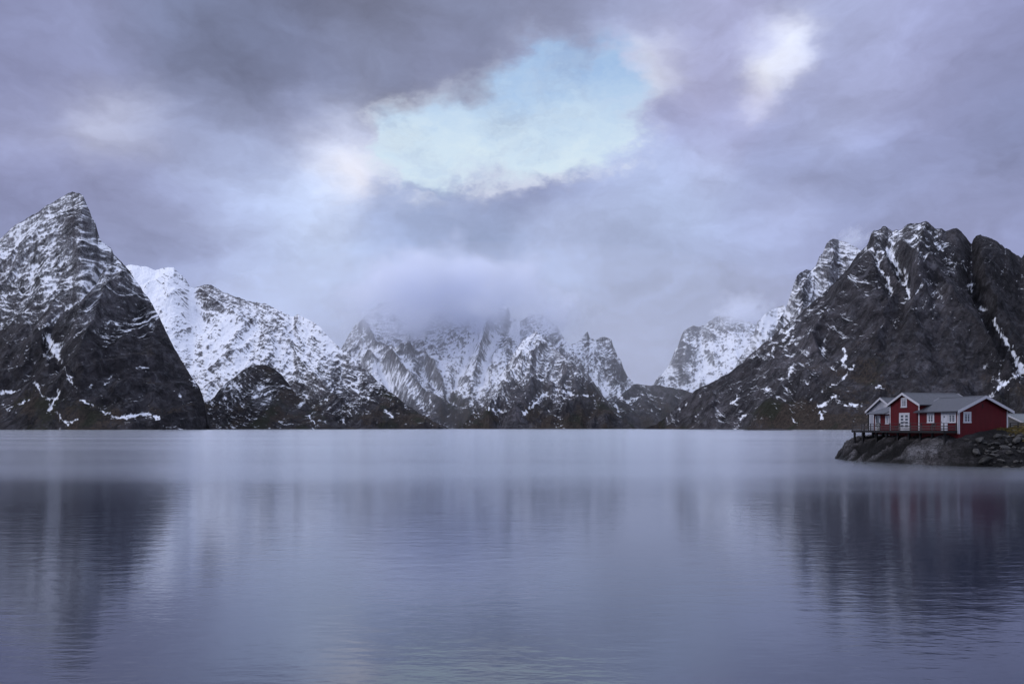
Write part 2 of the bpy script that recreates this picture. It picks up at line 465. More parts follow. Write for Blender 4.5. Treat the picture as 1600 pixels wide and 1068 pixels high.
def mountain(label, sky, foot, ridge, cover, seed, prof=1.1, step=0.8, rows=420, spur=(260, 55), spur2=(90, 18), shear=0.0,
             strata=(16, 110, 0.3, 5.0), fine=7.0, jag=1.6, ridges=(), gullies=(), snowlines=(), tint=((0, 0, 0.0),), tone=((0, 0, 1.0),),
             csig=45, wn=1.0, wc=0.7, wf=0.5, ws=0.5, foot_jit=0.02):
    x0, x1 = sky[0][0], sky[-1][0]
    px = np.arange(x0, x1 + step, step)
    skl = interp(px, sky)
    jn = fbm(px / 14.0, px * 0 + seed * 3.1, 5, seed + 5, 0.6) * jag * 2.2
    skl = skl + jn
    d0 = interp(px, foot) if not np.isscalar(foot) else px * 0 + foot
    d1 = interp(px, ridge) if not np.isscalar(ridge) else px * 0 + ridge
    d0 = d0 * (1 + foot_jit * fbm(px / 55.0, px * 0 + seed, 2, seed + 9))
    H = HC + (HY - skl) / F * d1
    Hp = HC + (HY - (skl - jn)) / F * d1

    def sm1(h, r):
        n = int(r / step); kern = np.hanning(2 * n + 3); kern /= kern.sum()
        return np.convolve(np.pad(h, n + 1, mode='edge'), kern, mode='same')[n + 1:-n - 1]
    Hm = np.minimum(sm1(Hp, 9), Hp); Hm = sm1(Hm, 5)
    Hl = np.minimum(sm1(Hp, 34), Hp); Hl = sm1(Hl, 14)
    t = np.linspace(0, 1, rows)
    T, PX = np.meshgrid(t, px, indexing='ij')
    T = T.astype(np.float32); PX = PX.astype(np.float32)
    D = d0[None, :] + (d1 - d0)[None, :] * T
    D = D.astype(np.float32)
    m1 = sstep(0.35, 0.85, T); m2 = sstep(0.90, 1.0, T)
    Hs = Hl[None, :] * (1 - m1) + Hm[None, :] * m1
    Hs = Hs * (1 - m2) + H[None, :] * m2
    z0 = -4 + (Hs + 4) * T ** prof
    X = (PX - 800) / F * D
    PY0 = HY - (z0 - HC) * F / D
    A, B = X.astype(np.float32), z0.astype(np.float32)
    wx = fbm(A / 320, B / 320, 3, seed + 1) * 110
    wy = fbm(A / 320 + 7.3, B / 320, 3, seed + 2) * 110
    L1, A1 = spur; L2, A2 = spur2
    sa = A + shear * B
    R = A1 * (ridged((sa + wx) / L1, (B + wy) / (L1 * 1.9), 3, seed + 11) - 0.45)
    R += A2 * (ridged((sa + wx * 0.5) / L2, (B + wy * 0.5) / (L2 * 1.4), 4, seed + 13) - 0.45)
    sp, sw, dip, sam = strata
    q = (B + dip * A + wy * 0.35) / sp
    st = fbm((A + wx * 0.4) / sw, q, 3, seed + 21, 0.55)
    R += sam * st
    fn = fbm(A / 42, B / 42, 5, seed + 31, 0.62)
    R += fine * 1.6 * fn
    for (pts, amp, wid) in ridges:
        dd, al = polydist(PX, PY0 + wx * 0.05, pts)
        R += amp * np.exp(-dd / wid) * np.clip(1.2 - 0.5 * al, 0, 1)
    gsum = np.zeros_like(PX)
    for (pts, amp, wid) in gullies:
        dd, al = polydist(PX + wx * 0.03, PY0 + wy * 0.03, pts)
        gsum += np.exp(-(dd / wid) ** 2)
        R -= amp * np.exp(-(dd / wid) ** 2)
    env = np.clip(T / 0.10, 0, 1) * (0.12 + 0.88 * np.clip((1 - T) / 0.16, 0, 1))
    Z = z0 + R * env
    # keep the face from rising above its own skyline
    lim = HC + (HY - skl)[None, :] / F * D + 0.0
    over = Z - (lim - 0.004 * D * (1 - T) * 0.6)
    Z = np.where((over > 0) & (T < 0.999), Z - over, Z)
    Y = D + 0 * Z
    P = np.stack([X, Y, Z], -1).astype(np.float32)
    # normals
    du = np.gradient(P, axis=1); dv = np.gradient(P, axis=0)
    N = np.cross(du, dv); N /= np.linalg.norm(N, axis=-1, keepdims=True) + 1e-9
    nz = np.abs(N[..., 2])
    PY = HY - (Z - HC) * F / D
    k = max(2, int(9 / step))
    dn = np.clip(norm(nz - blur(nz, k * 2)), -2.5, 2.5)
    cv = np.clip(norm(blur(Z, 2) - Z), -2.5, 2.5) * 0.5 + np.clip(norm(blur(Z, k * 2) - Z), -2.5, 2.5) * 0.5
    ca, sn_ = math.cos(math.atan(dip)), math.sin(math.atan(dip))
    al_, ac_ = A * ca - B * sn_ + wx * 0.3, A * sn_ + B * ca + wy * 0.3
    s2 = fbm(al_ / 55, ac_ / 9, 4, seed + 41, 0.6)
    f2 = fbm(A / 16, B / 13, 4, seed + 43, 0.65)
    sc = wn * dn + wc * cv + 0.7 * ws / 0.5 * norm(s2) + 0.6 * norm(f2) + 0.4 * norm(fbm(A / 130, B / 130, 4, seed + 77)) + 0.3 * norm(st)
    sc = norm(sc)
    c = np.clip(field(PX + wx * 0.12, PY + wy * 0.12, cover, csig), 0.004, 0.994)
    thr = 0.85 * np.log((1 - c) / c)
    snow = 0.5 + 0.17 * (sc - thr)
    for (pts, wid, amt) in snowlines:
        br = fbm(PX / 5, PY / 5, 4, seed + 90, 0.65) * 1.6
        dd, al = polydist(PX + 6 * fbm(PX / 8, PY / 8, 4, seed + 91, 0.6), PY + 6 * fbm(PX / 8, PY / 8, 4, seed + 92, 0.6), pts)
        snow = np.maximum(snow, 0.5 + amt * (1 - dd / wid * (1.0 + 0.9 * br)) + 0.16 * np.clip(sc, -1.6, 1.0) - 0.10)
    snow = np.clip(snow, -0.6, 1.5)
    tn = field(PX + wx * 0.15, PY + wy * 0.15, tint, csig) + 0.12 * norm(fbm(A / 90, B / 60, 4, seed + 55)) - 0.10 * np.clip(1 - nz * 1.6, -1, 1)
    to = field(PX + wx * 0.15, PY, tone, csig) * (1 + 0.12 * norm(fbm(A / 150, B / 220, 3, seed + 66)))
    # back slope down behind the ridge
    br_ = 14
    tb = np.linspace(0, 1, br_ + 1)[1:]
    Zb = Z[-1][None, :] * (1 - tb[:, None] ** 0.9) - 6 * tb[:, None]
    depth = np.maximum(H * 0.75, 60)
    Db = d1[None, :] + depth[None, :] * tb[:, None]
    Xb = (px[None, :] - 800) / F * d1[None, :] + 0 * Db
    Pb = np.stack([Xb, Db, Zb], -1).astype(np.float32)
    P = np.concatenate([P, Pb], 0)
    ext = lambda a: np.concatenate([a, np.repeat(a[-1:], br_, 0)], 0)
    o = grid_mesh('mountain', P, {'snow': ext(snow), 'dust': ext(c), 'tint': ext(tn), 'tone': ext(np.clip(to, 0.2, 3))}, M_MOUNT)
    return tag(o, label, 'mountain', None, 'structure')


# H: sharp pyramid on the left
mountain('sharp pointed pyramid mountain with snow-dusted summit and dark cliffs, at the left of the fjord',
    [(-330, 560), (-250, 520), (-160, 470), (-80, 420), (0, 373), (25, 351), (50, 336), (75, 319), (100, 304), (113, 297), (122, 299), (130, 304), (137, 322), (143, 338), (150, 350), (153, 368), (160, 378), (174, 389), (178, 400), (190, 412), (200, 424), (206, 432), (217, 445), (226, 458), (236, 472), (247, 490), (256, 508), (266, 530), (278, 552), (290, 572), (301, 590), (312, 606), (318, 622), (322, 645), (328, 671.5)],
    [(-330, 2000), (0, 1950), (150, 1900), (250, 1950), (328, 2080)], [(-330, 2700), (0, 2650), (113, 2600), (200, 2420), (260, 2300), (315, 2180), (328, 2100)],
    [(60, 345, .62), (115, 310, .55), (130, 340, .52), (40, 380, .62), (100, 400, .62), (150, 390, .5), (10, 420, .55), (60, 440, .55), (120, 440, .5), (30, 480, .42), (90, 480, .40), (150, 440, .5), (180, 420, .52), (205, 440, .42), (230, 480, .32), (130, 490, .35), (170, 480, .3), (200, 500, .16),
     (240, 530, .08), (20, 530, .16), (70, 540, .14), (130, 550, .10), (180, 560, .07), (220, 590, .03), (270, 600, .03), (280, 560, .06), (20, 600, .08), (90, 600, .08), (150, 620, .06), (200, 640, .05), (250, 640, .02), (300, 640, .05), (60, 650, .04), (140, 655, .05), (-200, 520, .4), (-200, 640, .08)],
    3, prof=1.02, rows=430, step=0.7, shear=-0.55, spur=(300, 60), spur2=(95, 20), strata=(15, 120, -0.35, 6.0),
    ridges=[([(203, 428), (165, 480), (135, 530), (110, 580), (95, 650)], 60, 26), ([(190, 412), (150, 460), (110, 500), (80, 545)], 30, 14)],
    gullies=[([(178, 415), (140, 445), (115, 470), (85, 500), (72, 525)], 42, 9), ([(150, 455), (105, 510), (85, 545)], 25, 8), ([(75, 535), (95, 565), (105, 590), (118, 606)], 20, 8)],
    snowlines=[([(150, 432), (135, 445), (122, 458)], 5, .3), ([(172, 418), (160, 426)], 3, .25), ([(200, 428), (165, 470)], 2, .2), ([(120, 470), (84, 498), (70, 512)], 3.2, .28), ([(74, 520), (78, 530), (80, 545), (94, 560), (103, 580), (108, 592), (122, 607)], 3.0, .34), ([(72, 525), (84, 540)], 5, .4),
        ([(54, 592), (60, 605), (66, 620), (84, 624)], 2.4, .38), ([(92, 612), (82, 632), (78, 640)], 3.0, .38), ([(88, 642), (96, 655), (108, 662), (122, 652)], 1.8, .3), ([(0, 613), (22, 612)], 2.6, .35), ([(132, 607), (142, 603)], 3.2, .35), ([(130, 625), (143, 633)], 2.5, .34), ([(160, 643), (180, 652), (200, 650), (230, 646), (250, 654)], 2.8, .36), ([(255, 666), (290, 669)], 2, .3), ([(215, 572), (230, 576)], 2, .25), ([(268, 610), (284, 618)], 1.6, .25), ([(300, 595), (308, 606)], 2, .3), ([(45, 625), (10, 640)], 1.3, .2), ([(165, 600), (175, 590)], 1.5, .25)],
    tint=[(100, 400, -.3), (50, 640, .62), (70, 655, .62), (135, 655, .5), (200, 560, .05), (240, 600, .22), (220, 540, .2), (280, 620, .25), (150, 600, .1), (20, 650, .2), (250, 665, .35), (10, 560, -.1), (60, 500, -.2)],
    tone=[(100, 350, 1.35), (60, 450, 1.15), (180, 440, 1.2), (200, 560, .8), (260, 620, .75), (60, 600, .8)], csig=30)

# I: broad snowy mountain behind it
mountain('broad snow-covered mountain sloping down to the right, behind the pointed pyramid',
    [(150, 470), (170, 440), (196, 416), (205, 413), (218, 415), (232, 418), (240, 421), (255, 420), (262, 417), (272, 419), (280, 428), (290, 436), (296, 446), (303, 449), (312, 446), (325, 445), (336, 449), (345, 454), (358, 460), (372, 464), (385, 470), (400, 473), (415, 474), (430, 483), (445, 489), (458, 495), (466, 491), (478, 498), (492, 504), (500, 510), (512, 523), (522, 534), (535, 546), (548, 553), (560, 566), (575, 580), (590, 594), (610, 612), (630, 628), (650, 642), (680, 660), (700, 669.5)],
    [(150, 2750), (400, 2800), (600, 2900), (700, 2980)], [(150, 3900), (300, 3900), (460, 3700), (560, 3400), (640, 3150), (700, 3010)],
    [(220, 430, 0.96), (270, 430, 0.94), (250, 460, 0.96), (290, 480, 0.96), (330, 455, 0.42), (350, 475, 0.42), (390, 490, 0.59), (420, 500, 0.48), (450, 515, 0.69), (480, 510, 0.89), (510, 540, 0.89), (540, 565, 0.69), (300, 500, 0.96), (350, 510, 0.96), (400, 525, 0.94), (280, 540, 0.94), (330, 540, 0.93), (380, 545, 0.89), (430, 545, 0.81), (460, 530, 0.84), (300, 570, 0.79), (350, 560, 0.75), (400, 565, 0.71), (440, 575, 0.69), (290, 590, 0.69), (480, 560, 0.81), (500, 590, 0.64), (470, 600, 0.40), (530, 600, 0.34), (560, 600, 0.35), (500, 620, 0.20), (550, 630, 0.16), (600, 630, 0.14), (450, 620, 0.22), (640, 655, 0.06), (580, 655, 0.06), (500, 650, 0.08), (400, 640, 0.08)],
    19, prof=1.08, rows=380, step=0.75, shear=0.25, spur=(330, 45), spur2=(110, 16), strata=(20, 170, 0.38, 8.0), fine=7,
    ridges=[([(300, 447), (330, 470), (360, 490), (382, 508)], 30, 10), ([(466, 492), (462, 515), (440, 530)], 30, 7), ([(450, 530), (475, 575), (520, 620), (560, 660)], 30, 14)],
    gullies=[([(300, 452), (300, 475), (320, 500)], 26, 12), ([(455, 497), (452, 520), (430, 530)], 20, 8)],
    snowlines=[([(296, 540), (340, 540), (380, 542), (420, 538)], 4, .25), ([(300, 450), (300, 480), (305, 500)], 8, .3), ([(300, 590), (312, 605)], 4, .3), ([(452, 505), (440, 525)], 5, .25), ([(510, 590), (520, 610), (512, 625)], 2.4, .3), ([(540, 600), (565, 618), (590, 628)], 2.4, .3), ([(596, 640), (615, 650)], 1.6, .25)],
    tint=[(400, 500, -.4), (500, 560, -.3), (560, 640, .4), (620, 655, .55), (500, 655, .5), (560, 600, .0), (450, 640, .35), (640, 640, .4)],
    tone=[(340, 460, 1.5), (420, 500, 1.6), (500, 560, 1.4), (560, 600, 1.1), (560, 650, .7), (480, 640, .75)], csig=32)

# J: dark dome in front of it
mountain('low dark rounded knoll streaked with snow, at the foot of the broad snowy mountain',
    [(270, 655), (290, 642), (305, 636), (318, 630), (335, 620), (345, 606), (355, 597), (368, 588), (380, 577), (392, 571), (402, 569), (415, 570), (428, 575), (440, 585), (450, 598), (460, 612), (470, 622), (485, 635), (500, 646), (520, 656), (540, 664), (560, 669.5)],
    [(270, 2500), (400, 2450), (560, 2600)], [(270, 2620), (330, 2750), (400, 2900), (470, 2800), (560, 2640)],
    [(400, 575, .2), (370, 600, .3), (400, 590, .03), (430, 590, .03), (360, 612, .46), (400, 618, .45), (430, 612, .38), (420, 630, .3), (450, 630, .12), (380, 640, .14), (340, 640, .12), (480, 650, .16), (420, 650, .12), (310, 655, .12), (530, 660, .04), (400, 665, .05)],
    41, prof=0.9, rows=230, step=0.75, spur=(160, 16), spur2=(60, 9), strata=(9, 60, 0.4, 4.0), fine=5, jag=0.8,
    snowlines=[([(345, 604), (360, 602), (378, 604)], 3, .3), ([(395, 622), (420, 612), (430, 618)], 3, .3), ([(482, 650), (492, 660)], 2.2, .35)],
    tint=[(400, 580, .15), (400, 620, .2), (420, 655, .55), (340, 655, .4), (500, 660, .5)], tone=[(400, 600, .75)], csig=18)

# A1: hidden massif in the middle, its top in cloud
mountain('snowy massif in the middle of the fjord head with its summits lost in cloud',
    [(490, 640), (505, 590), (520, 560), (533, 545), (541, 530), (548, 516), (556, 506), (568, 498), (580, 484), (592, 475), (606, 469), (622, 464), (640, 460), (665, 452), (690, 446), (715, 452), (735, 462), (752, 478), (765, 487), (778, 482), (785, 476), (793, 480), (798, 492), (812, 502), (822, 496), (835, 490), (850, 492), (870, 508), (890, 540), (905, 560), (930, 600), (960, 640), (990, 669.3)],
    [(490, 3700), (700, 3900), (990, 3700)], [(490, 4300), (560, 5200), (690, 5600), (800, 5200), (880, 4700), (990, 3900)],
    [(550, 530, .5), (575, 500, .5), (620, 475, .4), (600, 520, .72), (560, 560, .66), (540, 560, .45), (640, 500, .6), (700, 480, .6), (620, 545, .6), (660, 540, .55), (680, 530, .62), (640, 570, .5), (670, 585, .48), (700, 560, .85), (690, 600, .6), (730, 540, .88), (745, 550, .9), (720, 580, .8), (700, 520, .6), (740, 520, .75), (770, 500, .5), (800, 495, .55), (825, 485, .9), (790, 520, .7), (820, 510, .55), (590, 575, .85), (610, 590, .88), (630, 610, .84), (650, 625, .6), (665, 640, .3), (620, 630, .35), (640, 650, .08), (660, 655, .04), (690, 640, .2), (720, 620, .6), (700, 655, .08), (740, 640, .12), (780, 580, .75), (760, 600, .7), (720, 650, .06), (780, 650, .06), (860, 600, .4), (900, 640, .05), (840, 640, .05)],
    57, prof=1.12, rows=330, step=0.7, shear=0.1, spur=(420, 75), spur2=(130, 24), strata=(26, 200, -0.3, 9.0), fine=9,
    ridges=[([(575, 562), (610, 566), (650, 605), (690, 645)], 95, 9), ([(625, 560), (665, 558), (690, 590), (695, 605)], 70, 8), ([(785, 478), (760, 530), (740, 590)], 80, 11), ([(560, 505), (590, 540), (640, 560)], 60, 9)],
    gullies=[([(590, 560), (615, 600), (645, 640)], 45, 8), ([(735, 545), (722, 570), (700, 600)], 45, 9), ([(660, 570), (700, 610), (720, 630)], 40, 8), ([(800, 500), (770, 545), (750, 590)], 45, 8)],
    snowlines=[([(670, 618), (700, 612), (730, 600), (745, 590)], 5, .3), ([(735, 630), (742, 622), (755, 610)], 3, .3), ([(665, 620), (680, 635)], 3, .3)],
    tint=[(600, 500, -.4), (700, 560, -.4), (700, 645, .55), (740, 635, .45), (660, 660, .4), (720, 660, .6), (640, 640, -.1)],
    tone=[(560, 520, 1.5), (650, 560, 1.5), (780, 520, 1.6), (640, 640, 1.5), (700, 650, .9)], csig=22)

# A2: front buttress of the massif
mountain('darker pyramid buttress streaked with snow, standing in front of the cloud-capped massif',
    [(715, 669.5), (730, 655), (742, 640), (756, 622), (766, 606), (776, 592), (786, 578), (796, 562), (804, 548), (812, 537), (820, 528), (828, 524), (834, 521), (838, 518), (842, 522), (850, 531), (860, 541), (868, 545), (876, 552), (886, 562), (895, 567), (906, 578), (915, 588), (925, 600), (936, 614), (948, 630), (960, 645), (975, 658), (995, 669.5)],
    [(715, 3250), (850, 3200), (995, 3300)], [(715, 3300), (780, 3900), (838, 4200), (900, 3900), (995, 3340)],
    [(838, 530, .7), (820, 550, .7), (855, 560, .62), (800, 580, .7), (830, 570, .55), (860, 585, .5), (890, 590, .3), (780, 600, .6), (765, 620, .5), (800, 610, .10), (780, 640, .05), (830, 610, .22), (850, 610, .3), (880, 600, .25), (900, 600, .2), (920, 620, .1), (860, 640, .10), (820, 645, .06), (900, 645, .04), (950, 650, .03), (760, 655, .04), (840, 660, .03)],
    61, prof=1.05, rows=260, step=0.6, shear=-0.3, spur=(220, 55), spur2=(80, 20), strata=(18, 120, 0.4, 7), fine=8,
    ridges=[([(838, 520), (815, 560), (795, 600), (770, 650)], 40, 9), ([(850, 560), (830, 610), (800, 660)], 26, 9), ([(890, 570), (900, 610), (910, 650)], 30, 10)],
    snowlines=[([(818, 648), (838, 628), (852, 614), (866, 608)], 2.6, .3), ([(862, 605), (880, 612), (900, 618), (925, 617)], 2.0, .3), ([(742, 632), (752, 630), (760, 638), (775, 642), (790, 641)], 1.8, .28), ([(845, 560), (860, 572)], 3, .2)],
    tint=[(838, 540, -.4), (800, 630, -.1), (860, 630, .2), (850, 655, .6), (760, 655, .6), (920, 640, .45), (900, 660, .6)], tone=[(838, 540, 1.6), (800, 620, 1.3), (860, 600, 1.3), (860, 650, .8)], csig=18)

# B: narrow tower
mountain('narrow snow-dusted rock tower right of the cloud-capped massif',
    [(840, 600), (860, 570), (876, 548), (886, 540), (898, 536), (908, 530), (915, 520), (918, 517), (922, 527), (930, 530), (938, 527), (948, 526), (955, 529), (958, 540), (964, 555), (970, 561), (974, 575), (980, 588), (988, 597), (1005, 612), (1030, 640), (1045, 669)],
    [(840, 4000), (1045, 4050)], [(840, 4500), (920, 4900), (980, 4700), (1045, 4120)],
    [(890, 550, .75), (920, 540, .68), (950, 540, .5), (960, 560, .4), (910, 570, .55), (930, 580, .7), (950, 590, .6), (975, 590, .25), (930, 600, .85), (940, 610, .8), (960, 610, .55), (990, 610, .15), (960, 635, .2), (975, 620, .5), (1000, 640, .05), (940, 650, .06)],
    71, prof=1.05, rows=260, step=0.6, shear=0.15, spur=(200, 55), spur2=(80, 20), strata=(20, 120, -0.3, 7), fine=8,
    snowlines=[([(965, 608), (970, 622), (978, 628), (996, 622)], 3, .35), ([(990, 628), (1000, 620)], 2, .3), ([(960, 630), (968, 642)], 1.6, .3)],
    tint=[(930, 560, -.4), (990, 620, .2), (980, 650, .5)], tone=[(930, 560, 1.4), (960, 640, .8)], csig=18)

# C: low saddle
mountain('low brown saddle closing the valley between the rock tower and the snowy slope on the right',
    [(930, 669.3), (950, 640), (975, 612), (990, 600), (1000, 599), (1012, 602), (1024, 600), (1040, 604), (1060, 606), (1080, 612), (1100, 625), (1120, 650), (1130, 669.3)],
    [(930, 3700), (1130, 3700)], [(930, 3780), (1000, 4300), (1060, 4250), (1130, 3780)],
    [(1000, 605, .34), (1020, 615, .2), (1000, 640, .10), (1040, 640, .08), (970, 630, .2), (1060, 615, .2), (1080, 640, .05), (990, 660, .03), (1050, 662, .03)],
    83, snowlines=[([(966, 612), (971, 622), (978, 628), (997, 620)], 2.6, .36), ([(985, 632), (1000, 620)], 1.8, .3), ([(960, 632), (968, 643)], 1.6, .3)], prof=1.1, rows=170, step=0.6, spur=(150, 34), spur2=(55, 14), fine=7, jag=.9, shear=0.4,
    tint=[(1000, 605, .1), (1020, 630, .3), (1000, 655, .5)], tone=[(1000, 630, 1.1)], csig=20)

# D: distant snowy slope right of the gap
mountain('distant snow-covered peak with a dark left edge, right of the valley gap',
    [(985, 640), (1000, 622), (1012, 612), (1020, 602), (1026, 592), (1036, 583), (1044, 572), (1050, 560), (1055, 548), (1060, 540), (1064, 527), (1068, 517), (1075, 512), (1083, 509), (1092, 511), (1100, 509), (1108, 502), (1116, 496), (1124, 492), (1132, 494), (1140, 493), (1150, 497), (1158, 499), (1166, 503), (1180, 506), (1200, 520), (1240, 560), (1280, 610)],
    [(985, 4400), (1280, 4500)], [(985, 4700), (1060, 5600), (1125, 5900), (1280, 5200)],
    [(1075, 520, .3), (1070, 550, .35), (1050, 580, .45), (1085, 530, .45), (1100, 520, .5), (1125, 505, .42), (1145, 510, .5), (1150, 540, .85), (1120, 540, .82), (1100, 560, .78), (1080, 570, .6), (1070, 590, .72), (1110, 580, .85), (1140, 560, .88), (1040, 595, .6), (1060, 605, .6), (1165, 515, .8)],
    97, prof=1.0, rows=240, step=0.65, shear=-0.3, spur=(300, 50), spur2=(110, 18), strata=(24, 160, -0.4, 8), fine=8,
    ridges=[([(1068, 516), (1056, 560), (1030, 600)], 40, 8)], tint=[(1100, 550, -.4), (1030, 610, .3)], tone=[(1070, 540, 1.5)], csig=20)

# E: small white shoulder
mountain('small bright white ridge just left of the steep snow-dusted spire',
    [(1140, 590), (1155, 560), (1166, 545), (1172, 535), (1180, 515), (1184, 502), (1190, 497), (1196, 490), (1205, 484), (1214, 480), (1225, 476), (1245, 500), (1290, 560), (1310, 600)],
    [(1140, 3900), (1310, 3900)], [(1140, 4300), (1215, 4700), (1310, 4300)],
    [(1180, 520, .7), (1200, 500, .92), (1195, 520, .74), (1185, 540, .76), (1210, 490, .84), (1170, 550, .6)],
    103, prof=1.0, rows=150, step=0.6, spur=(150, 30), spur2=(60, 10), fine=6, jag=1.0, tint=[(1200, 500, -.4)], tone=[(1200, 500, 1.3)], csig=12)

# F: snow-dusted spire behind the right mountain
mountain('steep snow-dusted twin spire behind the dark mountain on the right',
    [(1180, 590), (1196, 560), (1205, 535), (1212, 512), (1220, 492), (1226, 486), (1232, 470), (1236, 458), (1241, 442), (1246, 430), (1252, 423), (1260, 421), (1268, 424), (1274, 418), (1280, 402), (1286, 393), (1291, 380), (1297, 375), (1303, 373), (1312, 376), (1322, 378), (1332, 384), (1342, 390), (1360, 400), (1390, 430), (1430, 500), (1460, 580)],
    [(1180, 2900), (1460, 2900)], [(1180, 3200), (1260, 3500), (1310, 3650), (1460, 3300)],
    [(1300, 380, .4), (1310, 400, .62), (1290, 410, .5), (1335, 390, .8), (1320, 420, .55), (1290, 440, .55), (1255, 440, .42), (1250, 465, .62), (1270, 470, .55), (1240, 490, .6), (1225, 510, .55), (1280, 500, .5), (1210, 540, .4)],
    113, prof=1.0, rows=300, step=0.6, shear=-0.3, spur=(190, 45), spur2=(70, 18), strata=(16, 100, 0.5, 6), fine=7,
    ridges=[([(1272, 420), (1272, 450), (1262, 500)], 30, 7)], tint=[(1280, 440, -.4)], tone=[(1280, 440, 1.5)], csig=18)

# G: dark mountain on the right
mountain('large dark rocky mountain with thin snow gullies, rising behind the red cabins',
    [(1000, 670.5), (1020, 663), (1040, 650), (1060, 632), (1075, 618), (1090, 607), (1105, 600), (1120, 592), (1140, 580), (1160, 566), (1175, 550), (1190, 538), (1203, 527), (1215, 516), (1230, 505), (1243, 497), (1262, 478), (1280, 462), (1295, 452), (1310, 437), (1325, 420), (1338, 402), (1346, 393), (1354, 384), (1358, 377), (1361, 366), (1366, 361), (1372, 362), (1376, 359), (1379, 355), (1384, 355), (1390, 360), (1396, 362), (1400, 360), (1405, 363), (1411, 358), (1418, 351), (1426, 351), (1436, 349), (1446, 347), (1452, 350), (1460, 355), (1470, 357), (1478, 360), (1486, 358), (1494, 357), (1502, 361), (1508, 368), (1514, 375), (1518, 378), (1521, 371), (1525, 368), (1532, 368), (1540, 370), (1550, 374), (1560, 379), (1570, 388), (1580, 392), (1588, 397), (1596, 402), (1610, 385), (1650, 360), (1750, 340), (1850, 380), (1980, 480)],
    [(1000, 2750), (1060, 2600), (1150, 2300), (1250, 2050), (1330, 1900), (1500, 1800), (1980, 1700)], [(1000, 2780), (1060, 2750), (1150, 2680), (1250, 2640), (1400, 2600), (1500, 2550), (1560, 2500), (1980, 2500)],
    [(1365, 370, .34), (1385, 375, .48), (1400, 385, .5), (1440, 360, .35), (1430, 375, .3), (1470, 380, .25), (1490, 375, .1), (1530, 380, .05), (1395, 420, .3), (1410, 410, .3), (1370, 410, .16), (1340, 420, .14), (1400, 450, .08), (1450, 430, .10), (1380, 470, .05), (1320, 460, .14), (1300, 480, .14), (1290, 500, .16), (1260, 500, .24), (1230, 520, .28), (1200, 540, .26), (1215, 560, .22), (1170, 570, .22), (1240, 560, .2), (1260, 580, .2), (1230, 600, .22), (1200, 600, .18), (1150, 600, .14), (1110, 620, .10), (1130, 640, .13), (1180, 640, .10), (1240, 640, .10), (1290, 600, .08), (1300, 640, .06), (1330, 560, .04), (1400, 540, .02), (1500, 500, .03), (1450, 600, .015), (1550, 450, .03), (1580, 520, .02), (1590, 600, .12), (1570, 620, .04), (1350, 640, .04), (1060, 655, .14), (1230, 665, .03), (1300, 665, .02)],
    131, prof=1.0, rows=430, step=0.75, shear=-0.62, spur=(300, 70), spur2=(85, 20), strata=(13, 90, -0.8, 6.0), fine=6.5,
    ridges=[([(1380, 356), (1350, 420), (1300, 500), (1250, 580), (1200, 650)], 40, 16), ([(1445, 350), (1440, 420), (1425, 500), (1400, 580)], 50, 18), ([(1455, 440), (1490, 480), (1545, 540), (1575, 600)], 70, 22), ([(1525, 372), (1540, 430), (1580, 500)], 40, 16)],
    gullies=[([(1520, 380), (1520, 420), (1545, 480), (1556, 510), (1580, 555), (1600, 580)], 70, 12), ([(1385, 385), (1400, 410), (1415, 440), (1422, 470)], 30, 8), ([(1355, 385), (1372, 410), (1385, 435), (1395, 465)], 25, 8)],
    snowlines=[([(1385, 386), (1393, 402), (1404, 420), (1410, 428)], 2.8, .36), ([(1413, 418), (1416, 432), (1417, 446), (1420, 465)], 2.6, .34), ([(1360, 388), (1370, 398)], 2.4, .34), ([(1372, 416), (1380, 428), (1388, 436), (1394, 456)], 2.6, .34), ([(1428, 366), (1440, 376), (1450, 386)], 1.8, .3), ([(1388, 370), (1395, 380)], 5, .25), ([(1506, 414), (1510, 420)], 4, .36), ([(1512, 446), (1518, 445)], 2.4, .3), ([(1534, 482), (1540, 484)], 2.8, .4),
        ([(1552, 500), (1560, 515), (1566, 524), (1576, 540), (1584, 555), (1588, 560)], 4.0, .42), ([(1588, 565), (1598, 580)], 5.5, .42), ([(1590, 586), (1570, 598), (1556, 610), (1545, 622)], 4.0, .4),
        ([(1280, 634), (1295, 628), (1305, 626), (1320, 632), (1345, 634)], 2.6, .36), ([(1298, 622), (1306, 618)], 4, .4), ([(1318, 545), (1322, 556), (1316, 570), (1325, 580)], 3.0, .36), ([(1300, 575), (1308, 568)], 3, .34), ([(1280, 612), (1300, 602), (1318, 592), (1335, 570)], 1.8, .3), ([(1370, 604), (1380, 606)], 2.2, .34), ([(1232, 585), (1240, 570)], 3, .32), ([(1225, 520), (1240, 512)], 2.6, .3), ([(1140, 632), (1152, 622)], 1.8, .3), ([(1060, 640), (1074, 630)], 1.6, .3), ([(1155, 655), (1165, 648)], 2, .34), ([(1280, 645), (1284, 655)], 2.6, .34), ([(1236, 654), (1246, 660)], 2.0, .3)],
    tint=[(1400, 420, -.3), (1350, 450, .1), (1420, 520, .28), (1380, 540, .3), (1300, 560, .3), (1320, 610, .5), (1200, 580, .3), (1150, 620, .25), (1250, 650, .6), (1320, 640, .62), (1200, 660, .6), (1100, 650, .5), (1340, 600, .45), (1480, 540, -.2), (1500, 580, -.1), (1550, 540, .12), (1570, 600, .3), (1590, 630, .5), (1550, 420, .05), (1280, 500, .2), (1120, 630, .0), (1240, 600, .1)],
    tone=[(1380, 380, 1.1), (1440, 400, 1.0), (1480, 520, .95), (1550, 430, .62), (1580, 500, .6), (1400, 560, .85), (1280, 540, 1.15), (1130, 620, 1.2), (1480, 600, .95), (1300, 600, .95), (1500, 450, .8)], csig=26)

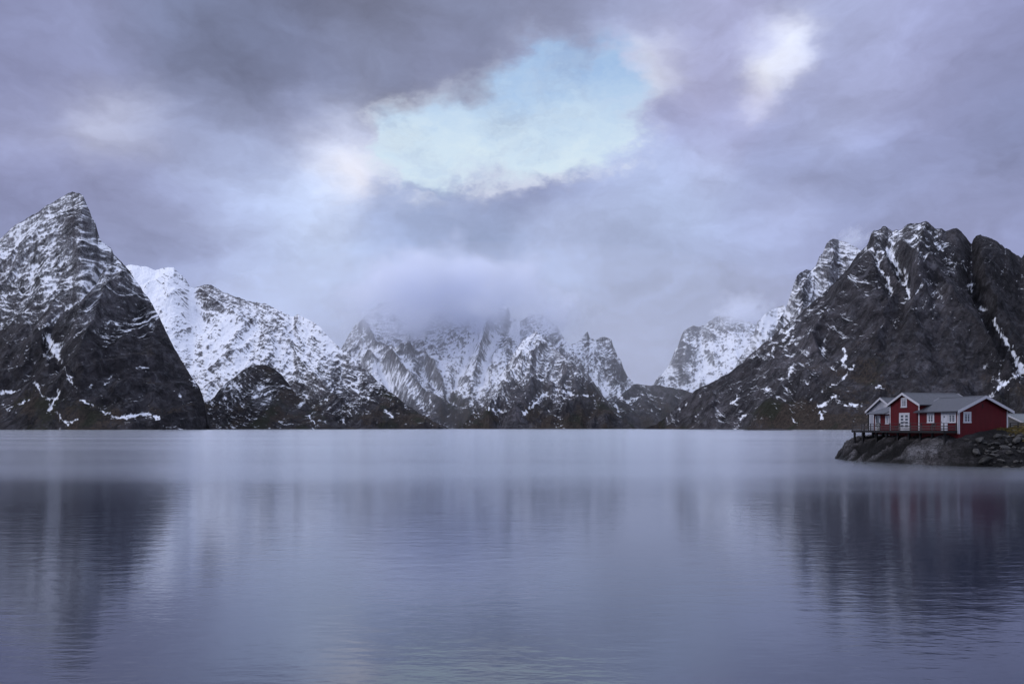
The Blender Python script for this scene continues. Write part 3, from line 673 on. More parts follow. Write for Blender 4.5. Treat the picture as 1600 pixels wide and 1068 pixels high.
# low skerry off the right-hand shore
mountain('low flat skerry lying just off the shore right of the valley',
    [(1158, 672.2), (1168, 670.6), (1180, 669.6), (1195, 669.9), (1208, 668.9), (1222, 669.6), (1234, 670.6), (1242, 672.2)],
    [(1158, 1480), (1200, 1430), (1242, 1480)], [(1158, 1490), (1200, 1500), (1242, 1490)],
    [(1200, 669, .02)], 151, prof=0.6, rows=40, step=0.5, spur=(30, .6), spur2=(10, .5), fine=0.3, jag=0.3, strata=(2, 12, .3, .3), tint=[(1200, 669, .3)], tone=[(1200, 669, 1.0)], foot_jit=0.005)


# ------------------------------------------------------------------ water
def mk_water():
    m, nt, out = material('fjord_water')
    geo = nt.n('ShaderNodeNewGeometry').outputs['Position']
    p2 = nt.scalevec(geo, (1, 1, 0))
    sx = nt.n('ShaderNodeSeparateXYZ', i_0=geo)
    y = sx.outputs[1]
    # wind-ruffled water beyond about fifty metres, calmer water closer in
    wn = nt.noise(nt.scalevec(geo, (0.25, 1, 0)), 0.05, 3, 0.5)
    yy = nt.m('ADD', y, nt.m('MULTIPLY', nt.m('SUBTRACT', wn, 0.5), 40.0))
    ruff = nt.step(yy, 34.0, 84.0)
    patch = nt.noise(nt.scalevec(geo, (0.12, 1, 0)), 0.02, 3, 0.55)
    w1 = nt.noise(nt.scalevec(geo, (0.55, 1, 0)), 1.6, 3, 0.6)
    w2 = nt.noise(nt.scalevec(geo, (0.4, 1, 0)), 0.45, 3, 0.6)
    w3 = nt.noise(nt.scalevec(geo, (0.3, 1, 0)), 5.0, 2, 0.6)
    h = nt.m('ADD', nt.m('MULTIPLY', w1, 0.030), nt.m('MULTIPLY', w2, 0.030))
    h = nt.m('ADD', h, nt.m('MULTIPLY', w3, 0.010))
    h = nt.m('MULTIPLY', h, nt.m('MULTIPLY_ADD', ruff, 0.5, 1.0))
    rough = nt.m('MULTIPLY_ADD', ruff, 0.110, 0.105)
    rough = nt.m('ADD', rough, nt.m('MULTIPLY', nt.m('SUBTRACT', patch, 0.5), 0.10))
    bn = nt.n('ShaderNodeBump', i_Height=h, i_Distance=1.0, i_Strength=0.34).outputs[0]
    fr = nt.n('ShaderNodeFresnel', i_IOR=1.333)
    fac = nt.m('MULTIPLY', nt.m('POWER', fr.outputs[0], 0.66), 1.0)
    df = nt.n('ShaderNodeBsdfDiffuse', i_Color=(0.006, 0.010, 0.026, 1))
    gl = nt.n('ShaderNodeBsdfAnisotropic', distribution='MULTI_GGX', i_Color=(0.915, 0.94, 0.985, 1), i_Roughness=rough, i_Normal=bn)
    mx = nt.n('ShaderNodeMixShader', i_0=fac, i_1=df.outputs[0], i_2=gl.outputs[0])
    nt.t.links.new(mx.outputs[0], out.inputs['Surface'])
    return m


def build_water():
    xs = np.array([-14000, -6000, -2500, -1000, -400, -150, 0, 150, 400, 1000, 2500, 6000, 14000], float)
    ys = np.array([-3000, -500, -60, 0, 40, 100, 250, 600, 1500, 3000, 6000, 10500], float)
    X, Y = np.meshgrid(xs, ys)
    P = np.stack([X, Y, X * 0], -1)
    o = grid_mesh('water', P, {}, mk_water())
    tag(o, 'calm grey-violet fjord water filling the foreground', 'water', None, 'structure')


build_water()


# ------------------------------------------------------------------ mist around the summits
def mk_mist(name, dens, seed, scale):
    m, nt, out = material(name)
    p = objco(nt)
    r = nt.vm('LENGTH', p)
    n = nt.noise(nt.vm('ADD', nt.scalevec(p, (scale[0], scale[1], scale[2])), (seed, seed * 0.7, 0)), 1.0, 4, 0.55)
    f = nt.m('SUBTRACT', nt.m('MULTIPLY_ADD', nt.m('SUBTRACT', n, 0.5), 1.9, 0.80), r)
    f = nt.m('POWER', nt.step(f, -0.05, 0.95), 1.4)
    v = nt.n('ShaderNodeVolumePrincipled', i_Density=nt.m('MULTIPLY', f, dens))
    v.inputs['Color'].default_value = (0.90, 0.925, 1.0, 1)
    nt.t.links.new(v.outputs[0], out.inputs['Volume'])
    return m


def mist(px, py, Y, sx, sy, sz, dens, seed, label, nscale=(3.5, 3.5, 2.2)):
    bm = bmesh.new(); bmesh.ops.create_icosphere(bm, subdivisions=3, radius=1.0)
    me = bpy.data.meshes.new('low_cloud'); bm.to_mesh(me); bm.free()
    o = link_mesh('low_cloud', me, mk_mist('mist_vapour', dens, seed, nscale))
    o.location = ((px - 800) / F * Y, Y, HC + (HY - py) / F * Y)
    o.scale = (sx / F * Y, sy, sz / F * Y)
    tag(o, label, 'cloud', None, 'stuff')


mist(692, 464, 4900, 230, 900, 100, 0.016, 1.3, 'broad grey cloud bank hiding the summits of the middle massif')
mist(655, 500, 4700, 90, 350, 44, 0.006, 7.7, 'ragged veil of cloud drifting low across the face of the middle massif')
mist(868, 488, 4600, 75, 300, 60, 0.012, 5.1, 'small wisp of cloud between the middle massif and the rock tower')
mist(1158, 486, 5500, 62, 400, 40, 0.010, 9.7, 'thin cloud lying on the distant snowy peak by the valley gap')
mist(1332, 374, 3600, 38, 160, 26, 0.014, 3.9, 'little cloud clinging to the top of the twin spire')


def valley_mist():
    m, nt, out = material('valley_mist')
    v = nt.n('ShaderNodeVolumePrincipled', i_Density=1.25e-4)
    v.inputs['Color'].default_value = (0.93, 0.95, 1.0, 1)
    nt.t.links.new(v.outputs[0], out.inputs['Volume'])
    bm = bmesh.new(); bmesh.ops.create_icosphere(bm, subdivisions=4, radius=1.0)
    me = bpy.data.meshes.new('valley_mist'); bm.to_mesh(me); bm.free()
    o = link_mesh('valley_mist', me, m)
    o.location = (0, 4900, 350); o.scale = (2300, 1700, 700)
    tag(o, 'thin veil of mist filling the head of the fjord', 'mist', None, 'stuff')


valley_mist()

# ------------------------------------------------------------------ materials of the cabins and the islet
def simple(name, col, rough=0.6, var=0.25, scale=3.0, bump=0.0, spec=0.3):
    m, nt, out = material(name)
    p = objco(nt)
    n = nt.noise(p, scale, 5, 0.6)
    f = nt.m('MULTIPLY_ADD', nt.m('SUBTRACT', n, 0.5), 2 * var, 1.0)
    c = nt.vm('SCALE', col, scale=f)
    principled(nt, out, c, rough, n if bump else None, bump or 0.1, 0.6, spec)
    return m


def boards(name, col, width=0.14, rough=0.65, grime=0.35):
    """painted vertical boarding: grooves and a slightly different tone per board"""
    m, nt, out = material(name)
    p = objco(nt)
    s = nt.n('ShaderNodeSeparateXYZ', i_0=p)
    t = nt.m('DIVIDE', nt.m('ADD', s.outputs[0], s.outputs[1]), width)
    fr = nt.m('FRACT', t); idx = nt.m('FLOOR', t)
    groove = nt.m('SUBTRACT', 1.0, nt.m('MULTIPLY', nt.step(nt.m('ABSOLUTE', nt.m('SUBTRACT', fr, 0.5)), 0.40, 0.5), 1.0))
    wn = nt.n('ShaderNodeTexWhiteNoise', noise_dimensions='1D', i_W=idx).outputs[0]
    n = nt.noise(nt.scalevec(p, (1, 1, 0.25)), 2.2, 5, 0.65)
    tone = nt.m('ADD', nt.m('MULTIPLY_ADD', wn, 0.22, 0.86), nt.m('MULTIPLY', nt.m('SUBTRACT', n, 0.5), grime * 2))
    c = nt.vm('SCALE', col, scale=tone)
    c = nt.mix(groove, tuple(v * 0.45 for v in col), c)
    principled(nt, out, c, rough, groove, 0.012, 1.0, 0.25)
    return m


def metal_roof(name, col, width=0.3):
    m, nt, out = material(name)
    p = objco(nt)
    s = nt.n('ShaderNodeSeparateXYZ', i_0=p)
    fr = nt.m('FRACT', nt.m('DIVIDE', s.outputs[0], width))
    seam = nt.step(nt.m('ABSOLUTE', nt.m('SUBTRACT', fr, 0.5)), 0.38, 0.48)
    n = nt.noise(nt.scalevec(p, (1.0, 0.3, 0.3)), 1.6, 5, 0.65)
    tone = nt.m('ADD', nt.m('MULTIPLY_ADD', nt.m('SUBTRACT', n, 0.5), 0.7, 1.0), nt.m('MULTIPLY', seam, -0.18))
    c = nt.vm('SCALE', col, scale=tone)
    principled(nt, out, c, 0.5, seam, 0.03, 1.0, 0.4)
    return m


M_RED = boards('red_boarding', (0.076, 0.0024, 0.0065))
M_GREYW = boards('pale_grey_boarding', (0.28, 0.29, 0.35))
M_WHITE = simple('white_paint', (0.43, 0.43, 0.48), 0.5, 0.12, 4.0)
M_DWHITE = boards('white_door_boarding', (0.42, 0.43, 0.50), 0.12)
M_ROOF = metal_roof('grey_metal_roof', (0.045, 0.047, 0.060))
M_SHED = simple('weathered_boarding', (0.10, 0.10, 0.11), 0.8, 0.4, 2.0)
M_SHEDROOF = metal_roof('pale_grey_roof', (0.10, 0.11, 0.12), 0.4)
M_DARK = simple('tarred_wood', (0.011, 0.010, 0.012), 0.75, 0.5, 6.0)
M_DECK = simple('deck_planks', (0.055, 0.050, 0.050), 0.75, 0.4, 5.0)
M_RAIL = simple('weathered_rail', (0.050, 0.045, 0.048), 0.75, 0.45, 5.0)
M_IRON = simple('dark_iron', (0.012, 0.012, 0.014), 0.5, 0.3, 8.0)
M_POT = simple('pale_pot', (0.45, 0.45, 0.42), 0.6, 0.2, 6.0)
M_LEAF = simple('dark_foliage', (0.030, 0.034, 0.016), 0.8, 0.5, 9.0)


def mk_glass():
    m, nt, out = material('window_glass')
    principled(nt, out, (0.035, 0.042, 0.058), 0.08, None, spec=0.6)
    return m


M_GLASS = mk_glass()
M_CURT = simple('lace_curtain', (0.28, 0.30, 0.36), 0.9, 0.15, 10.0)


def mk_rock():
    m, nt, out = material('sea_worn_rock')
    p = nt.n('ShaderNodeNewGeometry').outputs['Position']
    s = nt.n('ShaderNodeSeparateXYZ', i_0=p)
    st = nt.attr('strata'); bank_dark = nt.attr('bank_dark'); gr = nt.attr('grass')
    n1 = nt.noise(p, 0.9, 6, 0.65); n2 = nt.noise(p, 4.5, 5, 0.65); n3 = nt.noise(p, 0.25, 3, 0.5)
    c = nt.mix(nt.step(n1, 0.32, 0.68), (0.014, 0.013, 0.015), (0.062, 0.058, 0.064))
    c = nt.mix(nt.m('MULTIPLY', nt.step(n3, 0.5, 0.62), 0.7), c, (0.085, 0.084, 0.094))
    c = nt.vm('SCALE', c, scale=nt.m('MULTIPLY_ADD', nt.step(st, 0.45, 0.85), 1.1, 0.7))
    fis = nt.noise(nt.vm('ADD', nt.scalevec(p, (0.5, 0.5, 1.6)), nt.vm('SCALE', nt.noise(p, 0.5, 3, 0.5, color=True), scale=1.6)), 1.3, 5, 0.7)
    c = nt.mix(nt.m('MULTIPLY', nt.step(nt.m('ABSOLUTE', nt.m('SUBTRACT', fis, 0.5)), 0.035, 0.006), 0.85), c, (0.004, 0.004, 0.004))
    c = nt.mix(nt.step(st, 0.52, 0.28), c, (0.005, 0.005, 0.006))
    c = nt.mix(nt.m('MULTIPLY', nt.step(n2, 0.52, 0.40), 0.55), c, (0.014, 0.013, 0.014))
    zz = nt.m('ADD', s.outputs[2], nt.m('MULTIPLY', nt.m('SUBTRACT', n1, 0.5), 0.9))
    tide = nt.m('SUBTRACT', 1.0, nt.step(zz, 0.15, 0.75))
    c = nt.mix(nt.m('MULTIPLY', tide, nt.m('MULTIPLY_ADD', bank_dark, 0.75, 0.2)), c, (0.007, 0.007, 0.007))
    c = nt.mix(bank_dark, c, nt.vm('SCALE', c, scale=0.25))
    turf = nt.mix(nt.step(n2, 0.35, 0.65), (0.040, 0.034, 0.014), (0.115, 0.090, 0.038))
    c = nt.mix(nt.step(nt.m('ADD', gr, nt.m('MULTIPLY', nt.m('SUBTRACT', n1, 0.5), 0.6)), 0.42, 0.58), c, turf)
    h = nt.m('ADD', nt.m('MULTIPLY', n1, 0.25), nt.m('MULTIPLY', n2, 0.08))
    principled(nt, out, c, nt.m('MULTIPLY_ADD', tide, -0.15, 0.80), h, 1.0, 0.9, 0.18)
    return m


M_ROCK = mk_rock()

# ------------------------------------------------------------------ the islet
YAW = math.radians(14)
ER = np.array([math.cos(YAW), math.sin(YAW)]); EN = np.array([-math.sin(YAW), math.cos(YAW)])
A0 = np.array([53.6, 96.0])           # front left corner of the low cabin
SHORE = [(92, 84.5), (74, 88.2), (66, 89.6), (60.5, 90.3), (57.5, 91.0), (54.5, 92.4), (52.0, 94.4), (50.4, 97.6), (49.4, 101.0), (48.1, 104.5), (46.9, 108.5), (46.5, 112.0), (46.9, 115.5), (48.2, 118.8), (51.0, 122.0), (57, 127), (66, 132), (80, 137), (96, 140), (100, 110)]


def smooth_poly(pts, n=12):
    out = []
    N = len(pts)
    for i in range(N):
        p0, p1, p2, p3 = (np.array(pts[(i + k - 1) % N], float) for k in range(4))
        for j in range(n):
            t = j / n
            out.append(0.5 * (2 * p1 + (p2 - p0) * t + (2 * p0 - 5 * p1 + 4 * p2 - p3) * t * t + (3 * p1 - p0 - 3 * p2 + p3) * t ** 3))
    return np.array(out)


SHP = smooth_poly(SHORE)


def signed(X, Y):
    best = np.full(X.shape, 1e9); inside = np.zeros(X.shape, bool)
    n = len(SHP)
    for i in range(n):
        ax, ay = SHP[i]; bx, by = SHP[(i + 1) % n]
        dx, dy = bx - ax, by - ay
        t = np.clip(((X - ax) * dx + (Y - ay) * dy) / (dx * dx + dy * dy + 1e-12), 0, 1)
        best = np.minimum(best, (X - ax - t * dx) ** 2 + (Y - ay - t * dy) ** 2)
        cond = ((ay > Y) != (by > Y)) & (X < (bx - ax) * (Y - ay) / (by - ay + 1e-12) + ax)
        inside ^= cond
    return np.sqrt(best) * np.where(inside, 1, -1)


def islet_height(X, Y):
    r = (X - A0[0]) * ER[0] + (Y - A0[1]) * ER[1]
    n = (X - A0[0]) * EN[0] + (Y - A0[1]) * EN[1]
    s = signed(X, Y) + 0.35 * fbm(X / 2.2, Y / 2.2, 3, 201)
    top = 3.60 + 0.58 * sstep(3.5, -0.6, n - 0.25 * r) * sstep(-2.4, -0.3, r) + 0.25 * sstep(1.5, 6, r) - 0.25 * sstep(11, 16, n)
    top = top + 2.0 * np.exp(-(((X - 69.5) / 4.2) ** 2 + ((Y - 101) / 4.5) ** 2)) * sstep(61.5, 65.5, X)
    fall = 1.0 + 0.75 * sstep(2, -2.5, n) * sstep(-2, 3, r) + 0.25 * sstep(6, 12, n)
    h0 = np.where(s > 0, top * (1 - np.exp(-np.abs(s) / fall)) , -np.abs(s) * 1.2)
    left = sstep(4.5, 8.0, n)                      # strongly foliated rock towards the point
    q = h0 + 0.62 * n + 0.35 * fbm(X / 3, Y / 3, 3, 203)
    st1 = ridged(q / 1.5, (h0 - 0.5 * n) / 7, 4, 205)
    q2 = h0 * 0.8 + 0.28 * n + 0.45 * fbm(X / 4, Y / 4, 3, 207)
    st2 = ridged(q2 / 2.4, (h0 - n) / 9, 3, 209)
    blk = fbm(n / 2.6, h0 / 1.6, 3, 217)
    sd = s + np.clip(s, 0, 1) * ((st1 - 0.45) * 1.5 * left + (st2 - 0.5) * 0.8 * (1 - left) + 0.55 * blk)
    h0 = np.where(s > 0, top * (1 - np.exp(-np.maximum(sd, 0.02) / fall)), h0)
    env = np.clip(s / 0.5, 0, 1) * np.exp(-np.clip(s - 2.6, 0, 9) / 2.0)
    rough = sstep(-0.5, -2.5, n)                   # broken bank below the grass
    h = h0 + env * ((st1 - 0.5) * 0.6 * left + (st2 - 0.55) * 0.4 * (1 - left) + 0.16 * fbm(X / 0.8, Y / 0.8, 4, 211) + rough * 0.5 * fbm(X / 1.1, Y / 1.1, 4, 213))
    h = h + np.clip(s, 0, 1) * 0.10 * fbm(X / 1.7, Y / 1.7, 4, 215)
    return h, s, n, r, st1 * left + (0.35 + st2 * 0.65) * (1 - left)


def build_islet():
    xs = np.concatenate([np.arange(44.5, 66, 0.10), np.arange(66, 95, 0.35)])
    ys = np.concatenate([np.arange(84.5, 122, 0.10), np.arange(122, 141, 0.4)])
    X, Y = np.meshgrid(xs, ys)
    h, s, n, r, st = islet_height(X, Y)
    grass = sstep(1.1, 2.2, s) * sstep(59.0, 61.5, X + 0.6 * fbm(X / 1.5, Y / 1.5, 3, 221)) * sstep(2.5, 3.3, h) + sstep(62, 66, X) * sstep(1.6, 2.6, h)
    bank_dark = sstep(0.5, -2.0, n) * 0.85 * sstep(-6, -1, r + 4)  # darker rock colour across the boulder bank, at every height
    P = np.stack([X, Y, np.maximum(h, -3)], -1)
    o = grid_mesh('terrain', P, {'strata': st, 'bank_dark': bank_dark, 'grass': np.clip(grass, 0, 1)}, M_ROCK)
    tag(o, 'dark sea-worn rock point rising out of the water under the red cabins', 'rock', None, 'structure')


build_islet()


def hz(x, y):
    return float(islet_height(np.array([[x]], float), np.array([[y]], float))[0][0, 0])


def wp(r, n):
    p = A0 + ER * r + EN * n
    return float(p[0]), float(p[1])


# boulders of the bank
def build_boulders():
    protos = []
    rng = random.Random(5)
    for k in range(6):
        bm = bmesh.new(); bmesh.ops.create_icosphere(bm, subdivisions=3, radius=0.5)
        ax = [Vector((rng.uniform(-1, 1), rng.uniform(-1, 1), rng.uniform(-1, 1))).normalized() for _ in range(9)]
        dd = [rng.uniform(0.28, 0.42) for _ in range(9)]
        for v in bm.verts:
            for a_, d_ in zip(ax, dd):
                t = v.co.dot(a_)
                if t > d_: v.co -= a_ * (t - d_) * 0.85
            v.co *= 1 + 0.10 * math.sin(v.co.x * 11 + k) * math.cos(v.co.y * 9 + v.co.z * 7)
        me = bpy.data.meshes.new('boulder'); bm.to_mesh(me); bm.free()
        me.materials.append(M_BOULD)
        protos.append(me)
    placed = []
    cx = np.array([rng.uniform(54.0, 68.5) for _ in range(2600)]); cyy = np.array([rng.uniform(87.5, 96.5) for _ in range(2600)])
    H_, S_ = islet_height(cx[None], cyy[None])[:2]
    for i in range(len(cx)):
        x, y, z, s = cx[i], cyy[i], float(H_[0, i]), float(S_[0, i])
        if len(placed) >= 230: break
        if s < -0.2 or s > 4.2 or z > 3.5 or (x < 57 and s > 2.0): continue
        sz = rng.choice((0.35, 0.45, 0.55, 0.7, 0.9, 1.15)) * rng.uniform(0.85, 1.15)
        if any((x - a) ** 2 + (y - b) ** 2 < (0.33 * (sz + c)) ** 2 for a, b, c in placed): continue
        placed.append((x, y, sz))
        o = bpy.data.objects.new('boulder', protos[len(placed) % 6]); COL.objects.link(o)
        o.location = (x, y, z + sz * 0.16)
        o.rotation_euler = (rng.uniform(-.5, .5), rng.uniform(-.5, .5), rng.uniform(0, 6.28))
        o.scale = (sz * rng.uniform(1.0, 1.6), sz * rng.uniform(0.8, 1.2), sz * rng.uniform(0.5, 0.8))
        tag(o, 'dark angular boulder in the rubble bank below the red gable and the grass', 'boulder', 'boulders of the rubble bank at the water')


def mk_bould():
    m, nt, out = material('bank_boulder')
    p = objco(nt)
    rnd = nt.n('ShaderNodeObjectInfo').outputs['Random']
    n = nt.noise(nt.vm('ADD', p, nt.vm('SCALE', (7.0, 3.0, 5.0), scale=rnd)), 3.0, 6, 0.65)
    c = nt.mix(nt.step(n, 0.3, 0.7), (0.014, 0.014, 0.014), (0.065, 0.062, 0.062))
    c = nt.vm('SCALE', c, scale=nt.m('MULTIPLY_ADD', rnd, 1.1, 0.45))
    principled(nt, out, c, 0.7, n, 0.06, 0.8, 0.35)
    return m


M_BOULD = mk_bould()
build_boulders()


# yellowed turf
def build_grass():
    rng = random.Random(11)
    mb = MB()
    cnt = 0
    while cnt < 5200:
        x = rng.uniform(58.5, 74); y = rng.uniform(88.5, 104)
        if cnt % 2 == 0: x = rng.uniform(59.3, 67); y = rng.uniform(91, 97.5)
        cnt += 1
        GR_PTS.append((x, y))
    X = np.array([[p[0] for p in GR_PTS]]); Y = np.array([[p[1] for p in GR_PTS]])
    h, s, n, r, _ = islet_height(X, Y)
    dens = fbm(X / 1.3, Y / 1.3, 3, 231)
    for i, (x, y) in enumerate(GR_PTS):
        if s[0, i] < 1.2 or h[0, i] < 2.3 or dens[0, i] < -0.25: continue
        if 0 < r[0, i] < 7.3 and n[0, i] > -0.05: continue
        if x < 60.2 and dens[0, i] < 0.1: continue
        z = h[0, i] - 0.03
        for b in range(5):
            L = rng.uniform(0.12, 0.34); an = rng.uniform(0, 6.28); w = rng.uniform(0.012, 0.03)
            bx, by = x + rng.uniform(-.12, .12), y + rng.uniform(-.12, .12)
            lx, ly = math.cos(an) * L * rng.uniform(.3, .9), math.sin(an) * L * rng.uniform(.3, .9)
            px_, py_ = -math.sin(an) * w, math.cos(an) * w
            mb.add([(bx - px_, by - py_, z), (bx + px_, by + py_, z), (bx + lx * .5 + px_ * .7, by + ly * .5 + py_ * .7, z + L * .65), (bx + lx * .5 - px_ * .7, by + ly * .5 - py_ * .7, z + L * .65), (bx + lx, by + ly, z + L * .85)],
                   [(0, 1, 2, 3), (3, 2, 4)])
    me = bpy.data.meshes.new('grass'); me.from_pydata(mb.v, [], mb.f)
    o = link_mesh('grass', me, M_TURF)
    tag(o, 'yellowed winter grass on the bank beside the red cabin', 'grass', None, 'stuff')


GR_PTS = []


def mk_turf():
    m, nt, out = material('winter_grass')
    p = objco(nt)
    n = nt.noise(p, 1.2, 4, 0.6)
    c = nt.mix(nt.step(n, 0.35, 0.65), (0.055, 0.050, 0.018), (0.17, 0.125, 0.05))
    principled(nt, out, c, 0.9, spec=0.1)
    return m


M_TURF = mk_turf()
build_grass()


# ------------------------------------------------------------------ cabins
class Plane:
    """a wall plane: origin o, horizontal axis u, outward normal n (all local to the house)"""
    def __init__(self, o, u, n):
        self.o, self.u, self.n = Vector(o), Vector(u), Vector(n)

    def box(self, mb, u0, u1, v0, v1, d0, d1):
        vs = [self.o + self.u * u + self.n * d + Vector((0, 0, v)) for d in (d0, d1) for (u, v) in ((u0, v0), (u1, v0), (u1, v1), (u0, v1))]
        mb.add(vs, [(0, 1, 2, 3), (7, 6, 5, 4), (0, 4, 5, 1), (1, 5, 6, 2), (2, 6, 7, 3), (3, 7, 4, 0)])


def window(pl, u0, u1, v0, v1, house, sashes=2, bars=2, fw=0.13, sw=0.06, label=None, curtain=True):
    f = MB()
    pl.box(f, u0, u0 + fw, v0, v1, 0.002, 0.06); pl.box(f, u1 - fw, u1, v0, v1, 0.002, 0.06)
    pl.box(f, u0 + fw, u1 - fw, v1 - fw, v1, 0.002, 0.062); pl.box(f, u0 - 0.03, u1 + 0.03, v0 - 0.04, v0 + fw - 0.03, 0.002, 0.085)
    ia, ib, va, vb = u0 + fw, u1 - fw, v0 + fw - 0.03, v1 - fw
    w = f.build('window', M_WHITE, house)
    if label: w['label'] = label
    sash = MB()
    step = (ib - ia) / sashes
    for k in range(sashes):
        a, b = ia + k * step, ia + (k + 1) * step
        pl.box(sash, a, a + sw, va, vb, 0.002, 0.045); pl.box(sash, b - sw, b, va, vb, 0.002, 0.045)
        pl.box(sash, a + sw, b - sw, va, va + sw, 0.002, 0.045); pl.box(sash, a + sw, b - sw, vb - sw, vb, 0.002, 0.045)
        for j in range(1, bars + 1):
            vv = va + (vb - va) * j / (bars + 1)
            pl.box(sash, a + sw, b - sw, vv - 0.016, vv + 0.016, 0.012, 0.04)
    sash.build('sash', M_WHITE, w)
    g = MB()
    pl.box(g, ia, ib, va, vb, 0.004, 0.02)
    g.build('pane', M_GLASS, w)
    if curtain:
        c = MB()
        for k in range(sashes):
            a, b = ia + k * step + sw, ia + (k + 1) * step - sw
            q = (b - a) * 0.32
            if k == 0: pl.box(c, a, a + q, va + sw, vb - sw, 0.006, 0.0215)
            if k == sashes - 1: pl.box(c, b - q, b, va + sw, vb - sw, 0.006, 0.0215)
            pl.box(c, a + (q if k == 0 else 0), b - (q if k == sashes - 1 else 0), vb - sw - (vb - va) * 0.16, vb - sw, 0.006, 0.0212)
        c.build('curtain', M_CURT, w)
    return w


def house(name, label, origin, rz, L, w, hw, rise, wall_mat, roof_mat, ov=0.4, eav=0.45, t=0.13, far_barge=True, foot=0.8, barge_h=0.30):
    """gabled cabin: gable wall in the local plane x = 0, ridge along +x, span y = 0..w"""
    root = empty(name, origin, rz)
    tag(root, label, 'cabin')
    wall = MB().prism([(0, -foot), (w, -foot), (w, hw), (w / 2, hw + rise), (0, hw)], 'x', 0, L).build('wall', wall_mat, root)
    sl = rise / (w / 2)
    e0 = hw - sl * eav
    roof = MB().prism([(-eav, e0 + 0.01), (w / 2, hw + rise + 0.01), (w + eav, e0 + 0.01), (w + eav, e0 + t), (w / 2, hw + rise + t), (-eav, e0 + t)], 'x', -ov, L + (ov if far_barge else 0)).build('roof', roof_mat, root)
    rc = MB(); rc.prism([(w / 2 - 0.16, hw + rise + t - 0.16 * sl + 0.004), (w / 2, hw + rise + t + 0.004), (w / 2 + 0.16, hw + rise + t - 0.16 * sl + 0.004), (w / 2 + 0.16, hw + rise + t - 0.16 * sl + 0.035), (w / 2, hw + rise + t + 0.04), (w / 2 - 0.16, hw + rise + t - 0.16 * sl + 0.035)], 'x', -ov + 0.02, L)
    rc.build('ridge_cap', roof_mat, roof)
    for x0, x1 in ((-ov - 0.035, -ov - 0.001),) + (((L + ov + 0.001, L + ov + 0.035),) if far_barge else ()):
        for sgn in (0, 1):
            ya, yb = (-eav - 0.02, w / 2) if sgn == 0 else (w / 2, w + eav + 0.02)
            za = e0 if sgn == 0 else hw + rise; zb = hw + rise if sgn == 0 else e0
            dz0, dz1 = t + 0.02 - barge_h, t + 0.02
            MB().prism([(ya, za + dz0), (yb, zb + dz0), (yb, zb + dz1), (ya, za + dz1)], 'x', x0, x1).build('barge_board', M_WHITE, root)
    cb = 0.15
    for (y0, y1) in ((-0.025, cb), (w - cb, w + 0.025)):
        MB().box(-0.028, -0.002, y0, y1, -0.12, hw - 0.03).build('corner_board', M_WHITE, root)
    return root


# red boathouse cabin with the upper window
zb = 4.17
ox, oy = wp(0, 6.4)
tall = house('red_cabin', 'tall red wooden cabin with white double doors and a small loft window under its gable', (ox, oy, zb), YAW, 8.0, 5.4, 3.38, 1.40, M_RED, M_ROOF, ov=0.35, eav=0.42)
gp = Plane((0, 0, 0), (0, 1, 0), (-1, 0, 0))
# white glazed double doors
fr = MB()
gp.box(fr, 1.70, 1.82, 0, 2.28, 0.002, 0.07); gp.box(fr, 3.46, 3.58, 0, 2.28, 0.002, 0.07); gp.box(fr, 1.82, 3.46, 2.14, 2.28, 0.002, 0.072)
dfr = fr.build('door_frame', M_WHITE, tall)
for (a, b) in ((1.82, 2.635), (2.645, 3.46)):
    d = MB(); gp.box(d, a, b, 0.0, 2.14, 0.002, 0.045)
    leaf = d.build('door', M_WHITE, tall)
    for k in range(4):
        g = MB(); v0 = 0.42 + k * 0.425
        gp.box(g, a + 0.16, b - 0.16, v0, v0 + 0.30, 0.03, 0.051); g.build('pane', M_GLASS, leaf)
    hd = MB(); hu = b - 0.07 if a < 2 else a + 0.07
    gp.box(hd, hu - 0.02, hu + 0.02, 1.0, 1.16, 0.046, 0.09); hd.build('handle', M_IRON, leaf)
window(gp, 2.18, 3.26, 3.02, 4.28, tall, 2, 2, label='small white-framed loft window')
# small lean-to with the porch roof on its far side
lean = MB().box(0.02, 2.6, 5.4, 8.6, -0.6, 2.2).build('lean_to_wall', M_RED, tall)
sl = .30
MB().prism([(-0.85, 2.16), (2.7, 2.16 + 3.55 * sl), (2.7, 2.26 + 3.55 * sl), (-0.85, 2.26)], 'y', 5.42, 8.95).build('lean_to_roof', M_ROOF, tall)
MB().prism([(-0.87, 2.10), (2.7, 2.10 + 3.57 * sl), (2.7, 2.29 + 3.57 * sl), (-0.87, 2.29)], 'y', 8.952, 8.985).build('barge_board', M_WHITE, tall)
lp = Plane((0.02, 0, 0), (0, 1, 0), (-1, 0, 0))
window(lp, 5.55, 6.25, 0.85, 2.0, tall, 1, 2, label='narrow window beside the gable in the porch')
d = MB(); lp.box(d, 7.25, 8.25, 0, 2.02, 0.002, 0.06); pd = d.build('door', M_DWHITE, tall)
g = MB(); lp.box(g, 7.45, 8.05, 1.0, 1.85, 0.04, 0.066); g.build('pane', M_GLASS, pd)
g = MB(); lp.box(g, 7.31, 7.35, 0.95, 1.1, 0.061, 0.10); g.build('handle', M_IRON, pd)
MB().box(-0.72, -0.60, 8.72, 8.84, 0, 2.2).build('porch_post', M_DARK, tall)

